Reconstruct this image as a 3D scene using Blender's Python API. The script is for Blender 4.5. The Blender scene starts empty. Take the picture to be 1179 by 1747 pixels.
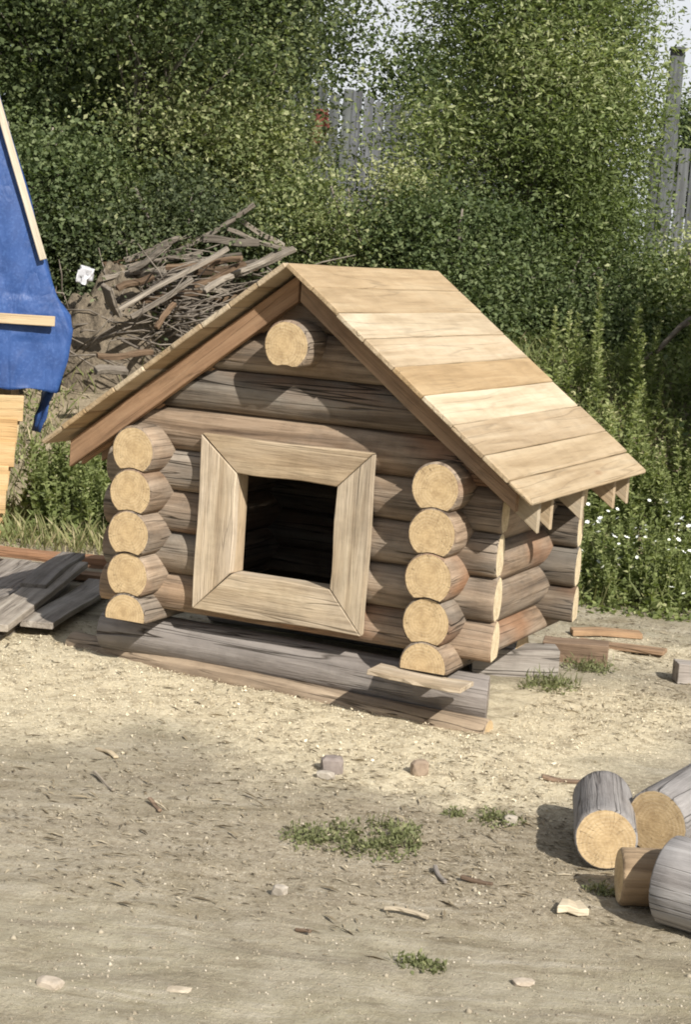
import bpy, bmesh, math, random
import numpy as np
from mathutils import Vector, Matrix, noise as mnoise

random.seed(7)
rng = np.random.default_rng(7)
S = bpy.context.scene
COL = S.collection
R = math.radians

# ------------------------------------------------------------------ camera, sky, sun, exposure
YAW, PITCH, ROLL = 0.4276, -0.1412, 0.0699
CAM = Vector((4.014, -6.594, 1.858))
fwd = Vector((-math.sin(YAW) * math.cos(PITCH), math.cos(YAW) * math.cos(PITCH), math.sin(PITCH)))
rgt = Vector((math.cos(YAW), math.sin(YAW), 0))
upv = rgt.cross(fwd)
r2 = math.cos(ROLL) * rgt + math.sin(ROLL) * upv
u2 = -math.sin(ROLL) * rgt + math.cos(ROLL) * upv
cd = bpy.data.cameras.new('camera')
cd.sensor_fit = 'VERTICAL'
cd.sensor_height = 36
cd.lens = 3111.3 / 1747 * 36
cd.clip_start = 0.05
cd.clip_end = 2000
cam = bpy.data.objects.new('camera', cd)
COL.objects.link(cam)
cam.matrix_world = Matrix((
    (r2.x, u2.x, -fwd.x, CAM.x), (r2.y, u2.y, -fwd.y, CAM.y), (r2.z, u2.z, -fwd.z, CAM.z), (0, 0, 0, 1)))
S.camera = cam

SUN = Vector((1.1, -0.76, 1.0)).normalized()          # direction towards the sun
EL = math.asin(SUN.z)
AZ = math.atan2(SUN.x, SUN.y)
w = bpy.data.worlds.new('World')
S.world = w
w.use_nodes = True
nt = w.node_tree
nt.nodes.clear()
out = nt.nodes.new('ShaderNodeOutputWorld')
bg = nt.nodes.new('ShaderNodeBackground')
sky = nt.nodes.new('ShaderNodeTexSky')
sky.sky_type = 'NISHITA'
sky.sun_disc = False
sky.sun_elevation = EL
sky.sun_rotation = AZ
sky.air_density = 1.0
sky.dust_density = 1.5
tc = nt.nodes.new('ShaderNodeTexCoord')
cn = nt.nodes.new('ShaderNodeTexNoise')
cn.inputs['Scale'].default_value = 3.0
cn.inputs['Detail'].default_value = 6
cr = nt.nodes.new('ShaderNodeValToRGB')
cr.color_ramp.elements[0].position = 0.38
cr.color_ramp.elements[0].color = (0.12, 0.12, 0.12, 1)
cr.color_ramp.elements[1].position = 0.62
cr.color_ramp.elements[1].color = (0.95, 0.95, 0.95, 1)
cm = nt.nodes.new('ShaderNodeMix')
cm.data_type = 'RGBA'
cm.inputs['B'].default_value = (9.6, 9.8, 10.2, 1)
nt.links.new(tc.outputs['Generated'], cn.inputs['Vector'])
nt.links.new(cn.outputs['Fac'], cr.inputs['Fac'])
nt.links.new(cr.outputs['Color'], cm.inputs['Factor'])
nt.links.new(sky.outputs['Color'], cm.inputs['A'])
nt.links.new(cm.outputs['Result'], bg.inputs['Color'])
bg.inputs['Strength'].default_value = 0.06
nt.links.new(bg.outputs['Background'], out.inputs['Surface'])

sl = bpy.data.lights.new('sun', 'SUN')
sl.energy = 4.9
sl.angle = R(0.53)
sl.color = (1.0, 0.955, 0.885)
sun = bpy.data.objects.new('sun', sl)
COL.objects.link(sun)
sun.rotation_euler = SUN.to_track_quat('Z', 'Y').to_euler()
sun.location = (6, -4, 8)

S.view_settings.view_transform = 'Standard'
S.view_settings.look = 'None'
S.view_settings.exposure = 0.55
S.view_settings.gamma = 1.0
S.cycles.pixel_filter_type = 'BLACKMAN_HARRIS'
S.cycles.filter_width = 1.9
S.cycles.max_bounces = 8
S.cycles.transparent_max_bounces = 8

# ------------------------------------------------------------------ helpers: objects
def tag(o, label=None, cat=None, group=None, kind=None):
    if label: o['label'] = label
    if cat: o['category'] = cat
    if group: o['group'] = group
    if kind: o['kind'] = kind
    return o

def empty(name, loc=(0, 0, 0), rz=0.0):
    o = bpy.data.objects.new(name, None)
    o.empty_display_size = 0.1
    COL.objects.link(o)
    o.location = loc
    o.rotation_euler = (0, 0, rz)
    return o

def link(name, me, parent=None, mats=None, smooth=False):
    o = bpy.data.objects.new(name, me)
    COL.objects.link(o)
    if parent is not None: o.parent = parent
    if mats is not None:
        me.materials.clear()
        for m in (mats if isinstance(mats, (list, tuple)) else [mats]): me.materials.append(m)
    if smooth:
        me.polygons.foreach_set('use_smooth', [True] * len(me.polygons))
    return o

def mesh_np(name, V, F, mats=None, parent=None, smooth=False, tint=None, attrs=None):
    """V (n,3), F (m,4) or (m,3) arrays -> one mesh object."""
    V = np.asarray(V, np.float32)
    F = np.asarray(F, np.int32)
    me = bpy.data.meshes.new(name)
    k = F.shape[1]
    me.vertices.add(len(V))
    me.vertices.foreach_set('co', V.ravel())
    me.loops.add(F.size)
    me.loops.foreach_set('vertex_index', F.ravel())
    me.polygons.add(len(F))
    me.polygons.foreach_set('loop_start', np.arange(0, F.size, k, dtype=np.int32))
    me.update(calc_edges=True)
    if tint is not None:
        a = me.attributes.new('tint', 'FLOAT', 'POINT')
        a.data.foreach_set('value', np.asarray(tint, np.float32))
    for n, v in (attrs or {}).items():
        a = me.attributes.new(n, 'FLOAT', 'POINT')
        a.data.foreach_set('value', np.asarray(v, np.float32))
    return link(name, me, parent, mats, smooth)

def copy_tree(o, parent=None):
    c = o.copy()
    COL.objects.link(c)
    if parent is not None: c.parent = parent
    for ch in o.children: copy_tree(ch, c)
    return c

def align_x(p0, p1, roll=0.0):
    """rotation whose local X runs from p0 to p1"""
    d = (Vector(p1) - Vector(p0)).normalized()
    up = Vector((0, 0, 1)) if abs(d.z) < 0.98 else Vector((0, 1, 0))
    y = up.cross(d).normalized()
    z = d.cross(y)
    m = Matrix((d, y, z)).transposed()
    return (m @ Matrix.Rotation(roll, 3, 'X')).to_euler()

# value noise in numpy
def vnoise(x, y, seed=0):
    x = np.asarray(x, float); y = np.asarray(y, float)
    xi = np.floor(x).astype(np.int64); yi = np.floor(y).astype(np.int64)
    fx = x - xi; fy = y - yi
    fx = fx * fx * (3 - 2 * fx); fy = fy * fy * (3 - 2 * fy)
    def h(a, b):
        n = (a * 374761393 + b * 668265263 + seed * 974634777) & 0xffffffff
        n = ((n ^ (n >> 13)) * 1274126177) & 0xffffffff
        n = n ^ (n >> 16)
        return (n & 0xffff) / 65535.0
    return (h(xi, yi) * (1 - fx) + h(xi + 1, yi) * fx) * (1 - fy) + (h(xi, yi + 1) * (1 - fx) + h(xi + 1, yi + 1) * fx) * fy

def fbm(x, y, oct=4, seed=0):
    s = 0; a = 0.5; f = 1.0
    for i in range(oct):
        s = s + a * (vnoise(x * f, y * f, seed + i) - 0.5); a *= 0.5; f *= 2.03
    return s

def sstep(a, b, x):
    t = np.clip((x - a) / (b - a), 0, 1)
    return t * t * (3 - 2 * t)

# the yard's back line runs at an angle to the kennel: along (lat), away (dep)
FH = (-0.4147, 0.9100); RH = (0.9100, 0.4147)
def back(lat, dep):
    return (CAM.x + FH[0] * dep + RH[0] * lat, CAM.y + FH[1] * dep + RH[1] * lat)
def lat_dep(x, y):
    dx = x - CAM.x; dy = y - CAM.y
    return dx * RH[0] + dy * RH[1], dx * FH[0] + dy * FH[1]

def HT(x, y, fine=False):
    x = np.asarray(x, float); y = np.asarray(y, float)
    lat, dep = lat_dep(x, y)
    edge = 11.0 + 1.2 * fbm(lat * 0.35, dep * 0.0 + 3.1, 3, 5) - 0.5 * sstep(0, 2, lat)
    z = 1.12 * sstep(0, 1, (dep - edge) / 3.6) * (1 - sstep(60, 120, dep))
    z = z + (0.05 + 0.22 * sstep(10.8, 12, dep)) * fbm(x * 0.9, y * 0.9, 4, 11) * sstep(0.0, 1.5, np.hypot(x - 0.7, y - 0.8) - 1.0)
    # heap of sawdust along the front of the kennel
    m = sd_mask(x, y)
    z = z + 0.010 * m + 0.026 * m * np.exp(-((y - 0.02 + 0.08 * (x - 0.6)) / 0.13) ** 2) * np.clip(0.5 + 2.4 * fbm(x * 2.2, y * 2.2, 3, 67), 0, 1.2)
    if fine:
        z = z + 0.022 * fbm(x * 7, y * 7, 3, 21) * (1 + 0.6 * m) + 0.017 * fbm(x * 24, y * 24, 2, 31) * (0.45 + 0.35 * m + 0.7 * rough_zone(x, y))
        # ruts and ridges of the track in the foreground
        s = (x * 0.35 - y * 0.94); q = x * 0.94 + y * 0.35
        tr = sstep(-1.6, -2.4, y)
        z = z + tr * (0.034 * fbm(s * 4.5, q * 0.7, 4, 41) + 0.010 * fbm(s * 16, q * 5, 3, 43))
    return z

def seg_d(x, y, ax, ay, bx, by):
    dx, dy = bx - ax, by - ay
    t = np.clip(((x - ax) * dx + (y - ay) * dy) / (dx * dx + dy * dy), 0, 1)
    return np.hypot(x - ax - t * dx, y - ay - t * dy)

def sd_mask(x, y):
    n = fbm(x * 1.6, y * 1.6, 4, 61)
    d1 = seg_d(x, y, -0.85, -0.10, 1.70, -0.12)
    a = 1 - sstep(0.18, 0.98, d1 + 0.95 * n)
    d2 = seg_d(x, y, 1.75, 0.05, 1.85, 0.75)
    b = 1.0 * (1 - sstep(0.22, 0.85, d2 + 0.8 * n))
    d3 = seg_d(x, y, 1.55, 2.1, 2.3, 2.3)
    c = 0.55 * (1 - sstep(0.1, 0.6, d3 + 0.9 * n))
    d4 = seg_d(x, y, -0.3, -0.75, 0.2, -0.85)
    c = np.maximum(c, 0.7 * (1 - sstep(0.1, 0.7, d4 + 0.9 * n)))
    return np.clip(np.maximum(np.maximum(a, b), c), 0, 1)

def rough_zone(x, y):
    # trampled litter between the track and the sawdust, thicker towards the cut logs
    q = (x - 1.6) * 0.35 - (y + 1.40) * 0.94
    n = fbm(x * 2.3, y * 2.3, 4, 71)
    a = (1 - sstep(0.35, 1.15, np.abs(q + 0.9 * n))) * (0.45 + 0.55 * sstep(0.2, 2.2, x + 0.6 * fbm(x, y, 2, 72)))
    b = 0.8 * sstep(0.15, 0.6, y - 0.1 + 0.6 * n) * sstep(1.7, 2.1, x + 0.4 * n)
    return np.clip(np.maximum(a, b), 0, 1)

def hz(x, y): return float(HT(x, y))

# ------------------------------------------------------------------ helpers: materials
class NT:
    def __init__(self, name):
        self.m = bpy.data.materials.new(name); self.m.use_nodes = True
        self.t = self.m.node_tree; self.t.nodes.clear()
    def n(self, ty, ins=None, **props):
        nd = self.t.nodes.new('ShaderNode' + ty)
        for k, v in props.items(): setattr(nd, k, v)
        for k, v in (ins or {}).items():
            s = nd.inputs[k]
            if isinstance(v, bpy.types.NodeSocket): self.t.links.new(v, s)
            else: s.default_value = v
        return nd
    def math(self, op, a, b=0.0, c=None):
        nd = self.t.nodes.new('ShaderNodeMath'); nd.operation = op
        for i, v in enumerate((a, b) if c is None else (a, b, c)):
            if isinstance(v, bpy.types.NodeSocket): self.t.links.new(v, nd.inputs[i])
            else: nd.inputs[i].default_value = v
        return nd.outputs[0]
    def mix(self, f, a, b, mode='MIX'):
        nd = self.t.nodes.new('ShaderNodeMix'); nd.data_type = 'RGBA'; nd.blend_type = mode
        for k, v in (('Factor', f), ('A', a), ('B', b)):
            s = [i for i in nd.inputs if i.name == k and i.type == ('VALUE' if k == 'Factor' else 'RGBA')][0]
            if isinstance(v, bpy.types.NodeSocket): self.t.links.new(v, s)
            else: s.default_value = v if k == 'Factor' else (*v, 1)
        return [o for o in nd.outputs if o.type == 'RGBA'][0]
    def ramp(self, f, stops, interp='LINEAR'):
        nd = self.t.nodes.new('ShaderNodeValToRGB'); nd.color_ramp.interpolation = interp
        e = nd.color_ramp.elements
        while len(e) < len(stops): e.new(0.5)
        for i, (p, c) in enumerate(stops):
            e[i].position = p; e[i].color = (*c, 1) if not isinstance(c, (int, float)) else (c, c, c, 1)
        self.t.links.new(f, nd.inputs[0])
        return nd.outputs[0]
    def noise(self, vec, scale, detail=4, rough=0.6, dist=0.0):
        return self.n('TexNoise', {'Vector': vec, 'Scale': scale, 'Detail': detail, 'Roughness': rough, 'Distortion': dist}).outputs['Fac']
    def vmul(self, v, s):
        return self.n('VectorMath', {0: v, 1: s}, operation='MULTIPLY').outputs[0]
    def obj_coords(self, jitter=7.0):
        t = self.n('TexCoord').outputs['Object']
        r = self.n('ObjectInfo').outputs['Random']
        k = self.math('MULTIPLY', r, jitter * 10)
        c = self.n('CombineXYZ', {0: k, 1: self.math('MULTIPLY', r, 3.7), 2: self.math('MULTIPLY', r, 5.3)}).outputs[0]
        return self.n('VectorMath', {0: t, 1: c}, operation='ADD').outputs[0], t
    def done(self, col, rough=0.8, bump=None, bs=0.4, bd=0.01, spec=0.25, **kw):
        ins = {'Base Color': col, 'Roughness': rough, 'Specular IOR Level': spec}
        ins.update(kw)
        if not isinstance(col, bpy.types.NodeSocket): ins['Base Color'] = (*col, 1)
        p = self.n('BsdfPrincipled', ins)
        if bump is not None:
            b = self.n('Bump', {'Height': bump, 'Strength': bs, 'Distance': bd})
            self.t.links.new(b.outputs[0], p.inputs['Normal'])
        o = self.n('OutputMaterial', {'Surface': p.outputs[0]})
        return self.m

def wood(name, c_dark, c_mid, c_light, grey=None, grey_amt=0.0, grain=26.0, crack=0.5, rough=0.8, red=None, contrast=1.0, blotch=0.35, knots=0.0, fibre=0.5):
    """timber whose fibres run along local X; object colour tints each piece"""
    t = NT(name)
    v, raw = t.obj_coords()
    st = t.vmul(v, (1.3, grain, grain))
    n1 = t.noise(st, 1.0, 6, 0.62, 0.6)
    col = t.ramp(n1, [(0.5 - 0.2 / contrast, c_dark), (0.5, c_mid), (0.5 + 0.2 / contrast, c_light)])
    n2 = t.noise(t.vmul(v, (1.6, 4.5, 4.5)), 1.0, 4, 0.6)
    if grey is not None:
        f = t.math('MULTIPLY', t.ramp(n2, [(0.38, 0.0), (0.62, 1.0)]), grey_amt)
        g = t.mix(t.ramp(n1, [(0.3, 0.0), (0.7, 1.0)]), tuple(x * 0.6 for x in grey), grey)
        col = t.mix(f, col, g)
    if red is not None:
        n3 = t.noise(t.vmul(v, (1.1, 3, 3)), 1.0, 3, 0.5)
        col = t.mix(t.ramp(n3, [(0.56, 0.0), (0.68, 0.75)]), col, red)
    # blotches of dirt and weather
    n4 = t.noise(v, 9.0, 5, 0.65)
    col = t.mix(t.math('MULTIPLY', t.ramp(n4, [(0.35, 1.0), (0.55, 0.0)]), blotch), col, t.mix(0.45, col, (0.02, 0.015, 0.01)), 'MIX')
    # fine fibres
    n6 = t.noise(t.vmul(v, (5, grain * 5, grain * 5)), 1.0, 3, 0.7)
    col = t.mix(t.math('MULTIPLY', t.ramp(n6, [(0.3, 1.0), (0.52, 0.0)]), fibre * 0.6), col, t.mix(0.5, col, (0.03, 0.02, 0.012)))
    # drying checks: long thin dark lines
    n5 = t.noise(t.vmul(v, (0.8, grain * 0.9, grain * 0.9)), 1.0, 2, 0.45, 0.5)
    line = t.math('ABSOLUTE', t.math('SUBTRACT', n5, 0.5))
    lm = t.math('MULTIPLY', t.ramp(line, [(0.0, 1.0), (0.020, 0.0)]), t.ramp(n2, [(0.4, 0.0), (0.6, 1.0)]))
    lm = t.math('MULTIPLY', lm, crack)
    col = t.mix(lm, col, (0.025, 0.018, 0.012))
    if knots:
        vo = t.n('TexVoronoi', {'Vector': t.vmul(v, (2.2, 7.0, 7.0)), 'Scale': 1.0, 'Randomness': 1.0}).outputs['Distance']
        col = t.mix(t.math('MULTIPLY', t.ramp(vo, [(0.05, 1.0), (0.13, 0.0)]), knots), col, (0.16, 0.07, 0.03))
    oc = t.n('ObjectInfo').outputs['Color']
    col = t.mix(1.0, col, oc, 'MULTIPLY')
    h = t.math('SUBTRACT', t.math('ADD', t.math('MULTIPLY', n1, 0.5), t.math('MULTIPLY', n6, 0.5)), lm)
    return t.done(col, rough, h, 0.8, 0.010)

def end_grain(name, c1, c2, c3):
    t = NT(name)
    v, raw = t.obj_coords(0.0)
    rnd = t.n('ObjectInfo').outputs['Random']
    sx = t.n('SeparateXYZ', {0: raw})
    y = t.math('ADD', sx.outputs[1], t.math('MULTIPLY', t.math('SUBTRACT', rnd, 0.5), 0.045))
    z = t.math('ADD', sx.outputs[2], t.math('MULTIPLY', t.math('SUBTRACT', t.math('FRACT', t.math('MULTIPLY', rnd, 17.3)), 0.5), 0.045))
    wob = t.noise(raw, 16.0, 3, 0.5)
    rad = t.math('ADD', t.math('SQRT', t.math('ADD', t.math('MULTIPLY', y, y), t.math('MULTIPLY', z, z))), t.math('MULTIPLY', wob, 0.02))
    ring = t.math('SINE', t.math('MULTIPLY', rad, 520.0))
    ring = t.math('MULTIPLY_ADD', ring, 0.5, 0.5)
    col = t.mix(t.math('MULTIPLY', ring, 0.85), c1, c2)
    heart = t.ramp(rad, [(0.035, 1.0), (0.075, 0.0)])
    col = t.mix(t.math('MULTIPLY', heart, 0.5), col, c3)
    # radial checks
    ang = t.math('ARCTAN2', z, y)
    cv = t.n('CombineXYZ', {0: t.math('MULTIPLY', t.math('COSINE', ang), 2.4), 1: t.math('MULTIPLY', t.math('SINE', ang), 2.4), 2: t.math('MULTIPLY_ADD', rnd, 40.0, t.math('MULTIPLY', rad, 5.0))}).outputs[0]
    n = t.noise(cv, 1.6, 2, 0.5)
    ln = t.math('ABSOLUTE', t.math('SUBTRACT', n, 0.5))
    lm = t.math('MULTIPLY', t.ramp(ln, [(0.0, 1.0), (0.008, 0.0)]), t.ramp(rad, [(0.02, 0.0), (0.09, 0.75)]))
    # saw chatter and grime
    sw = t.noise(t.vmul(raw, (1, 30, 240)), 1.0, 3, 0.6)
    col = t.mix(t.math('MULTIPLY', t.ramp(sw, [(0.35, 1.0), (0.6, 0.0)]), 0.28), col, t.mix(0.5, col, (0.2, 0.11, 0.04)))
    gr = t.noise(t.n('VectorMath', {0: raw, 1: t.n('CombineXYZ', {0: t.math('MULTIPLY', rnd, 30.0)}).outputs[0]}, operation='ADD').outputs[0], 26.0, 5, 0.7)
    col = t.mix(t.math('MULTIPLY', t.ramp(gr, [(0.36, 1.0), (0.58, 0.0)]), 0.75), col, t.mix(0.5, col, (0.18, 0.105, 0.045)))
    col = t.mix(lm, col, (0.06, 0.035, 0.015))
    oc = t.n('ObjectInfo').outputs['Color']
    h = t.math('SUBTRACT', t.math('ADD', t.math('MULTIPLY', sw, 0.4), t.math('MULTIPLY', gr, 0.6)), lm)
    return t.done(col, 0.85, h, 0.5, 0.006)

def leaf_mat(name, stops, trans=0.3, rough=0.45, spec=0.35):
    t = NT(name)
    a = t.n('Attribute', attribute_name='tint').outputs['Fac']
    col = t.ramp(a, stops)
    p = t.n('BsdfPrincipled', {'Base Color': col, 'Roughness': rough, 'Specular IOR Level': spec})
    tr = t.n('BsdfTranslucent', {'Color': t.mix(0.5, col, t.mix(1.0, col, (1.7, 1.9, 0.6), 'MULTIPLY'))})
    mx = t.n('MixShader', {0: trans, 1: p.outputs[0], 2: tr.outputs[0]})
    t.n('OutputMaterial', {'Surface': mx.outputs[0]})
    return t.m

def plain(name, c1, c2, scale=20, rough=0.85, bs=0.5, bd=0.006, **kw):
    t = NT(name)
    v, raw = t.obj_coords()
    n = t.noise(v, scale, 5, 0.65)
    col = t.mix(t.ramp(n, [(0.3, 0.0), (0.7, 1.0)]), c1, c2)
    col = t.mix(1.0, col, t.n('ObjectInfo').outputs['Color'], 'MULTIPLY')
    return t.done(col, rough, n, bs, bd, **kw)

M = {}
M['log'] = wood('weathered_log', (0.088, 0.060, 0.040), (0.222, 0.160, 0.108), (0.335, 0.255, 0.180), grey=(0.315, 0.28, 0.235), grey_amt=0.6, grain=24, crack=1.0, contrast=1.25, fibre=0.8, red=(0.235, 0.125, 0.068), blotch=0.5)
M['grey_log'] = wood('grey_log', (0.13, 0.115, 0.105), (0.235, 0.215, 0.20), (0.34, 0.32, 0.30), grey=(0.31, 0.295, 0.285), grey_amt=0.6, grain=22, crack=0.9, blotch=0.4)
M['end'] = end_grain('sawn_log_end', (0.57, 0.435, 0.26), (0.49, 0.355, 0.19), (0.52, 0.375, 0.20))
M['end_fresh'] = end_grain('fresh_log_end', (0.68, 0.58, 0.40), (0.60, 0.49, 0.31), (0.62, 0.51, 0.33))
M['plank'] = wood('sawn_roof_plank', (0.27, 0.200, 0.122), (0.365, 0.282, 0.185), (0.43, 0.350, 0.245), grain=15, crack=0.25, rough=0.75, blotch=0.22, knots=0.35, fibre=0.3)
M['frame'] = wood('planed_frame_board', (0.27, 0.205, 0.135), (0.42, 0.34, 0.24), (0.52, 0.44, 0.325), grey=(0.52, 0.45, 0.37), grey_amt=0.5, grain=20, crack=0.4, rough=0.75, blotch=0.4, knots=0.3, fibre=0.5)
M['rafter'] = wood('brown_rafter', (0.18, 0.108, 0.062), (0.29, 0.182, 0.108), (0.37, 0.245, 0.15), grain=20, crack=0.3, blotch=0.35, fibre=0.4)
M['grey_board'] = wood('grey_board', (0.15, 0.13, 0.11), (0.265, 0.235, 0.205), (0.37, 0.34, 0.30), grain=24, crack=0.8, blotch=0.4)
M['brown_board'] = wood('brown_board', (0.12, 0.078, 0.05), (0.22, 0.15, 0.10), (0.31, 0.225, 0.155), grain=24, crack=0.7, blotch=0.4)
M['yellow_board'] = wood('yellow_board', (0.38, 0.245, 0.115), (0.50, 0.345, 0.175), (0.58, 0.43, 0.245), grain=16, crack=0.2, blotch=0.2, knots=0.3)
M['pale_batten'] = wood('pale_batten', (0.36, 0.295, 0.215), (0.46, 0.395, 0.30), (0.53, 0.47, 0.37), grain=18, crack=0.15, blotch=0.15)
M['fence'] = wood('fence_board', (0.05, 0.055, 0.055), (0.085, 0.092, 0.094), (0.135, 0.145, 0.148), grain=18, crack=0.7, blotch=0.5)
M['stone'] = plain('stone', (0.26, 0.225, 0.18), (0.43, 0.385, 0.32), 30)
M['grey_stone'] = plain('grey_stone', (0.20, 0.17, 0.16), (0.34, 0.30, 0.28), 25)
M['bark'] = plain('bark', (0.10, 0.085, 0.07), (0.26, 0.23, 0.19), 12)
M['twig'] = plain('dry_twig', (0.08, 0.065, 0.05), (0.25, 0.215, 0.175), 14)
M['earth'] = plain('dark_earth', (0.07, 0.056, 0.04), (0.21, 0.17, 0.12), 22, bs=0.9, bd=0.03)
M['bag'] = plain('white_bag', (0.48, 0.48, 0.50), (0.60, 0.60, 0.62), 10, rough=0.5)
M['red'] = plain('red_cloth', (0.11, 0.03, 0.022), (0.18, 0.055, 0.042), 9)
M['chip'] = None

def sawdust_mats():
    t = NT('wood_chip')
    a = t.n('Attribute', attribute_name='tint').outputs['Fac']
    col = t.ramp(a, [(0.0, (0.36, 0.295, 0.195)), (0.35, (0.54, 0.46, 0.315)), (0.7, (0.61, 0.535, 0.385)), (1.0, (0.70, 0.63, 0.48))])
    M['chip'] = t.done(col, 0.8)
    t = NT('soil_crumb')
    a = t.n('Attribute', attribute_name='tint').outputs['Fac']
    col = t.ramp(a, [(0.0, (0.12, 0.10, 0.07)), (0.4, (0.26, 0.22, 0.16)), (0.8, (0.36, 0.315, 0.235)), (1.0, (0.45, 0.40, 0.315))])
    M['crumb'] = t.done(col, 0.9)
    t = NT('straw')
    a = t.n('Attribute', attribute_name='tint').outputs['Fac']
    col = t.ramp(a, [(0.0, (0.09, 0.07, 0.042)), (0.5, (0.26, 0.21, 0.135)), (1.0, (0.50, 0.43, 0.31))])
    M['straw'] = t.done(col, 0.8)
sawdust_mats()

M['leaf_willow'] = leaf_mat('willow_leaf', [(0.0, (0.055, 0.072, 0.026)), (0.45, (0.15, 0.19, 0.072)), (0.8, (0.235, 0.275, 0.115)), (1.0, (0.4, 0.42, 0.23))], 0.38, 0.6, 0.2)
M['leaf_birch'] = leaf_mat('birch_leaf', [(0.0, (0.038, 0.052, 0.022)), (0.45, (0.118, 0.15, 0.06)), (0.8, (0.215, 0.245, 0.105)), (1.0, (0.38, 0.39, 0.21))], 0.36, 0.6, 0.2)
M['leaf_dark'] = leaf_mat('dark_leaf', [(0.0, (0.028, 0.042, 0.016)), (0.5, (0.08, 0.11, 0.045)), (1.0, (0.18, 0.215, 0.1))], 0.33, 0.6, 0.2)
M['leaf_olive'] = leaf_mat('olive_leaf', [(0.0, (0.036, 0.048, 0.024)), (0.5, (0.112, 0.138, 0.07)), (1.0, (0.25, 0.27, 0.15))], 0.36, 0.6, 0.2)
M['leaf_weed'] = leaf_mat('weed_leaf', [(0.0, (0.065, 0.08, 0.028)), (0.45, (0.17, 0.205, 0.075)), (0.8, (0.265, 0.295, 0.12)), (1.0, (0.46, 0.45, 0.25))], 0.36, 0.6, 0.2)
M['leaf_grass'] = leaf_mat('grass_blade', [(0.0, (0.08, 0.095, 0.034)), (0.5, (0.19, 0.215, 0.085)), (0.85, (0.31, 0.29, 0.15)), (1.0, (0.46, 0.39, 0.25))], 0.3, 0.6, 0.2)
M['leaf_tuft'] = leaf_mat('tuft_leaf', [(0.0, (0.085, 0.085, 0.04)), (0.45, (0.16, 0.175, 0.078)), (0.8, (0.23, 0.235, 0.115)), (1.0, (0.36, 0.32, 0.2))], 0.25, 0.6, 0.2)
M['petal'] = plain('white_petal', (0.72, 0.74, 0.68), (0.82, 0.84, 0.78), 30)

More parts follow.
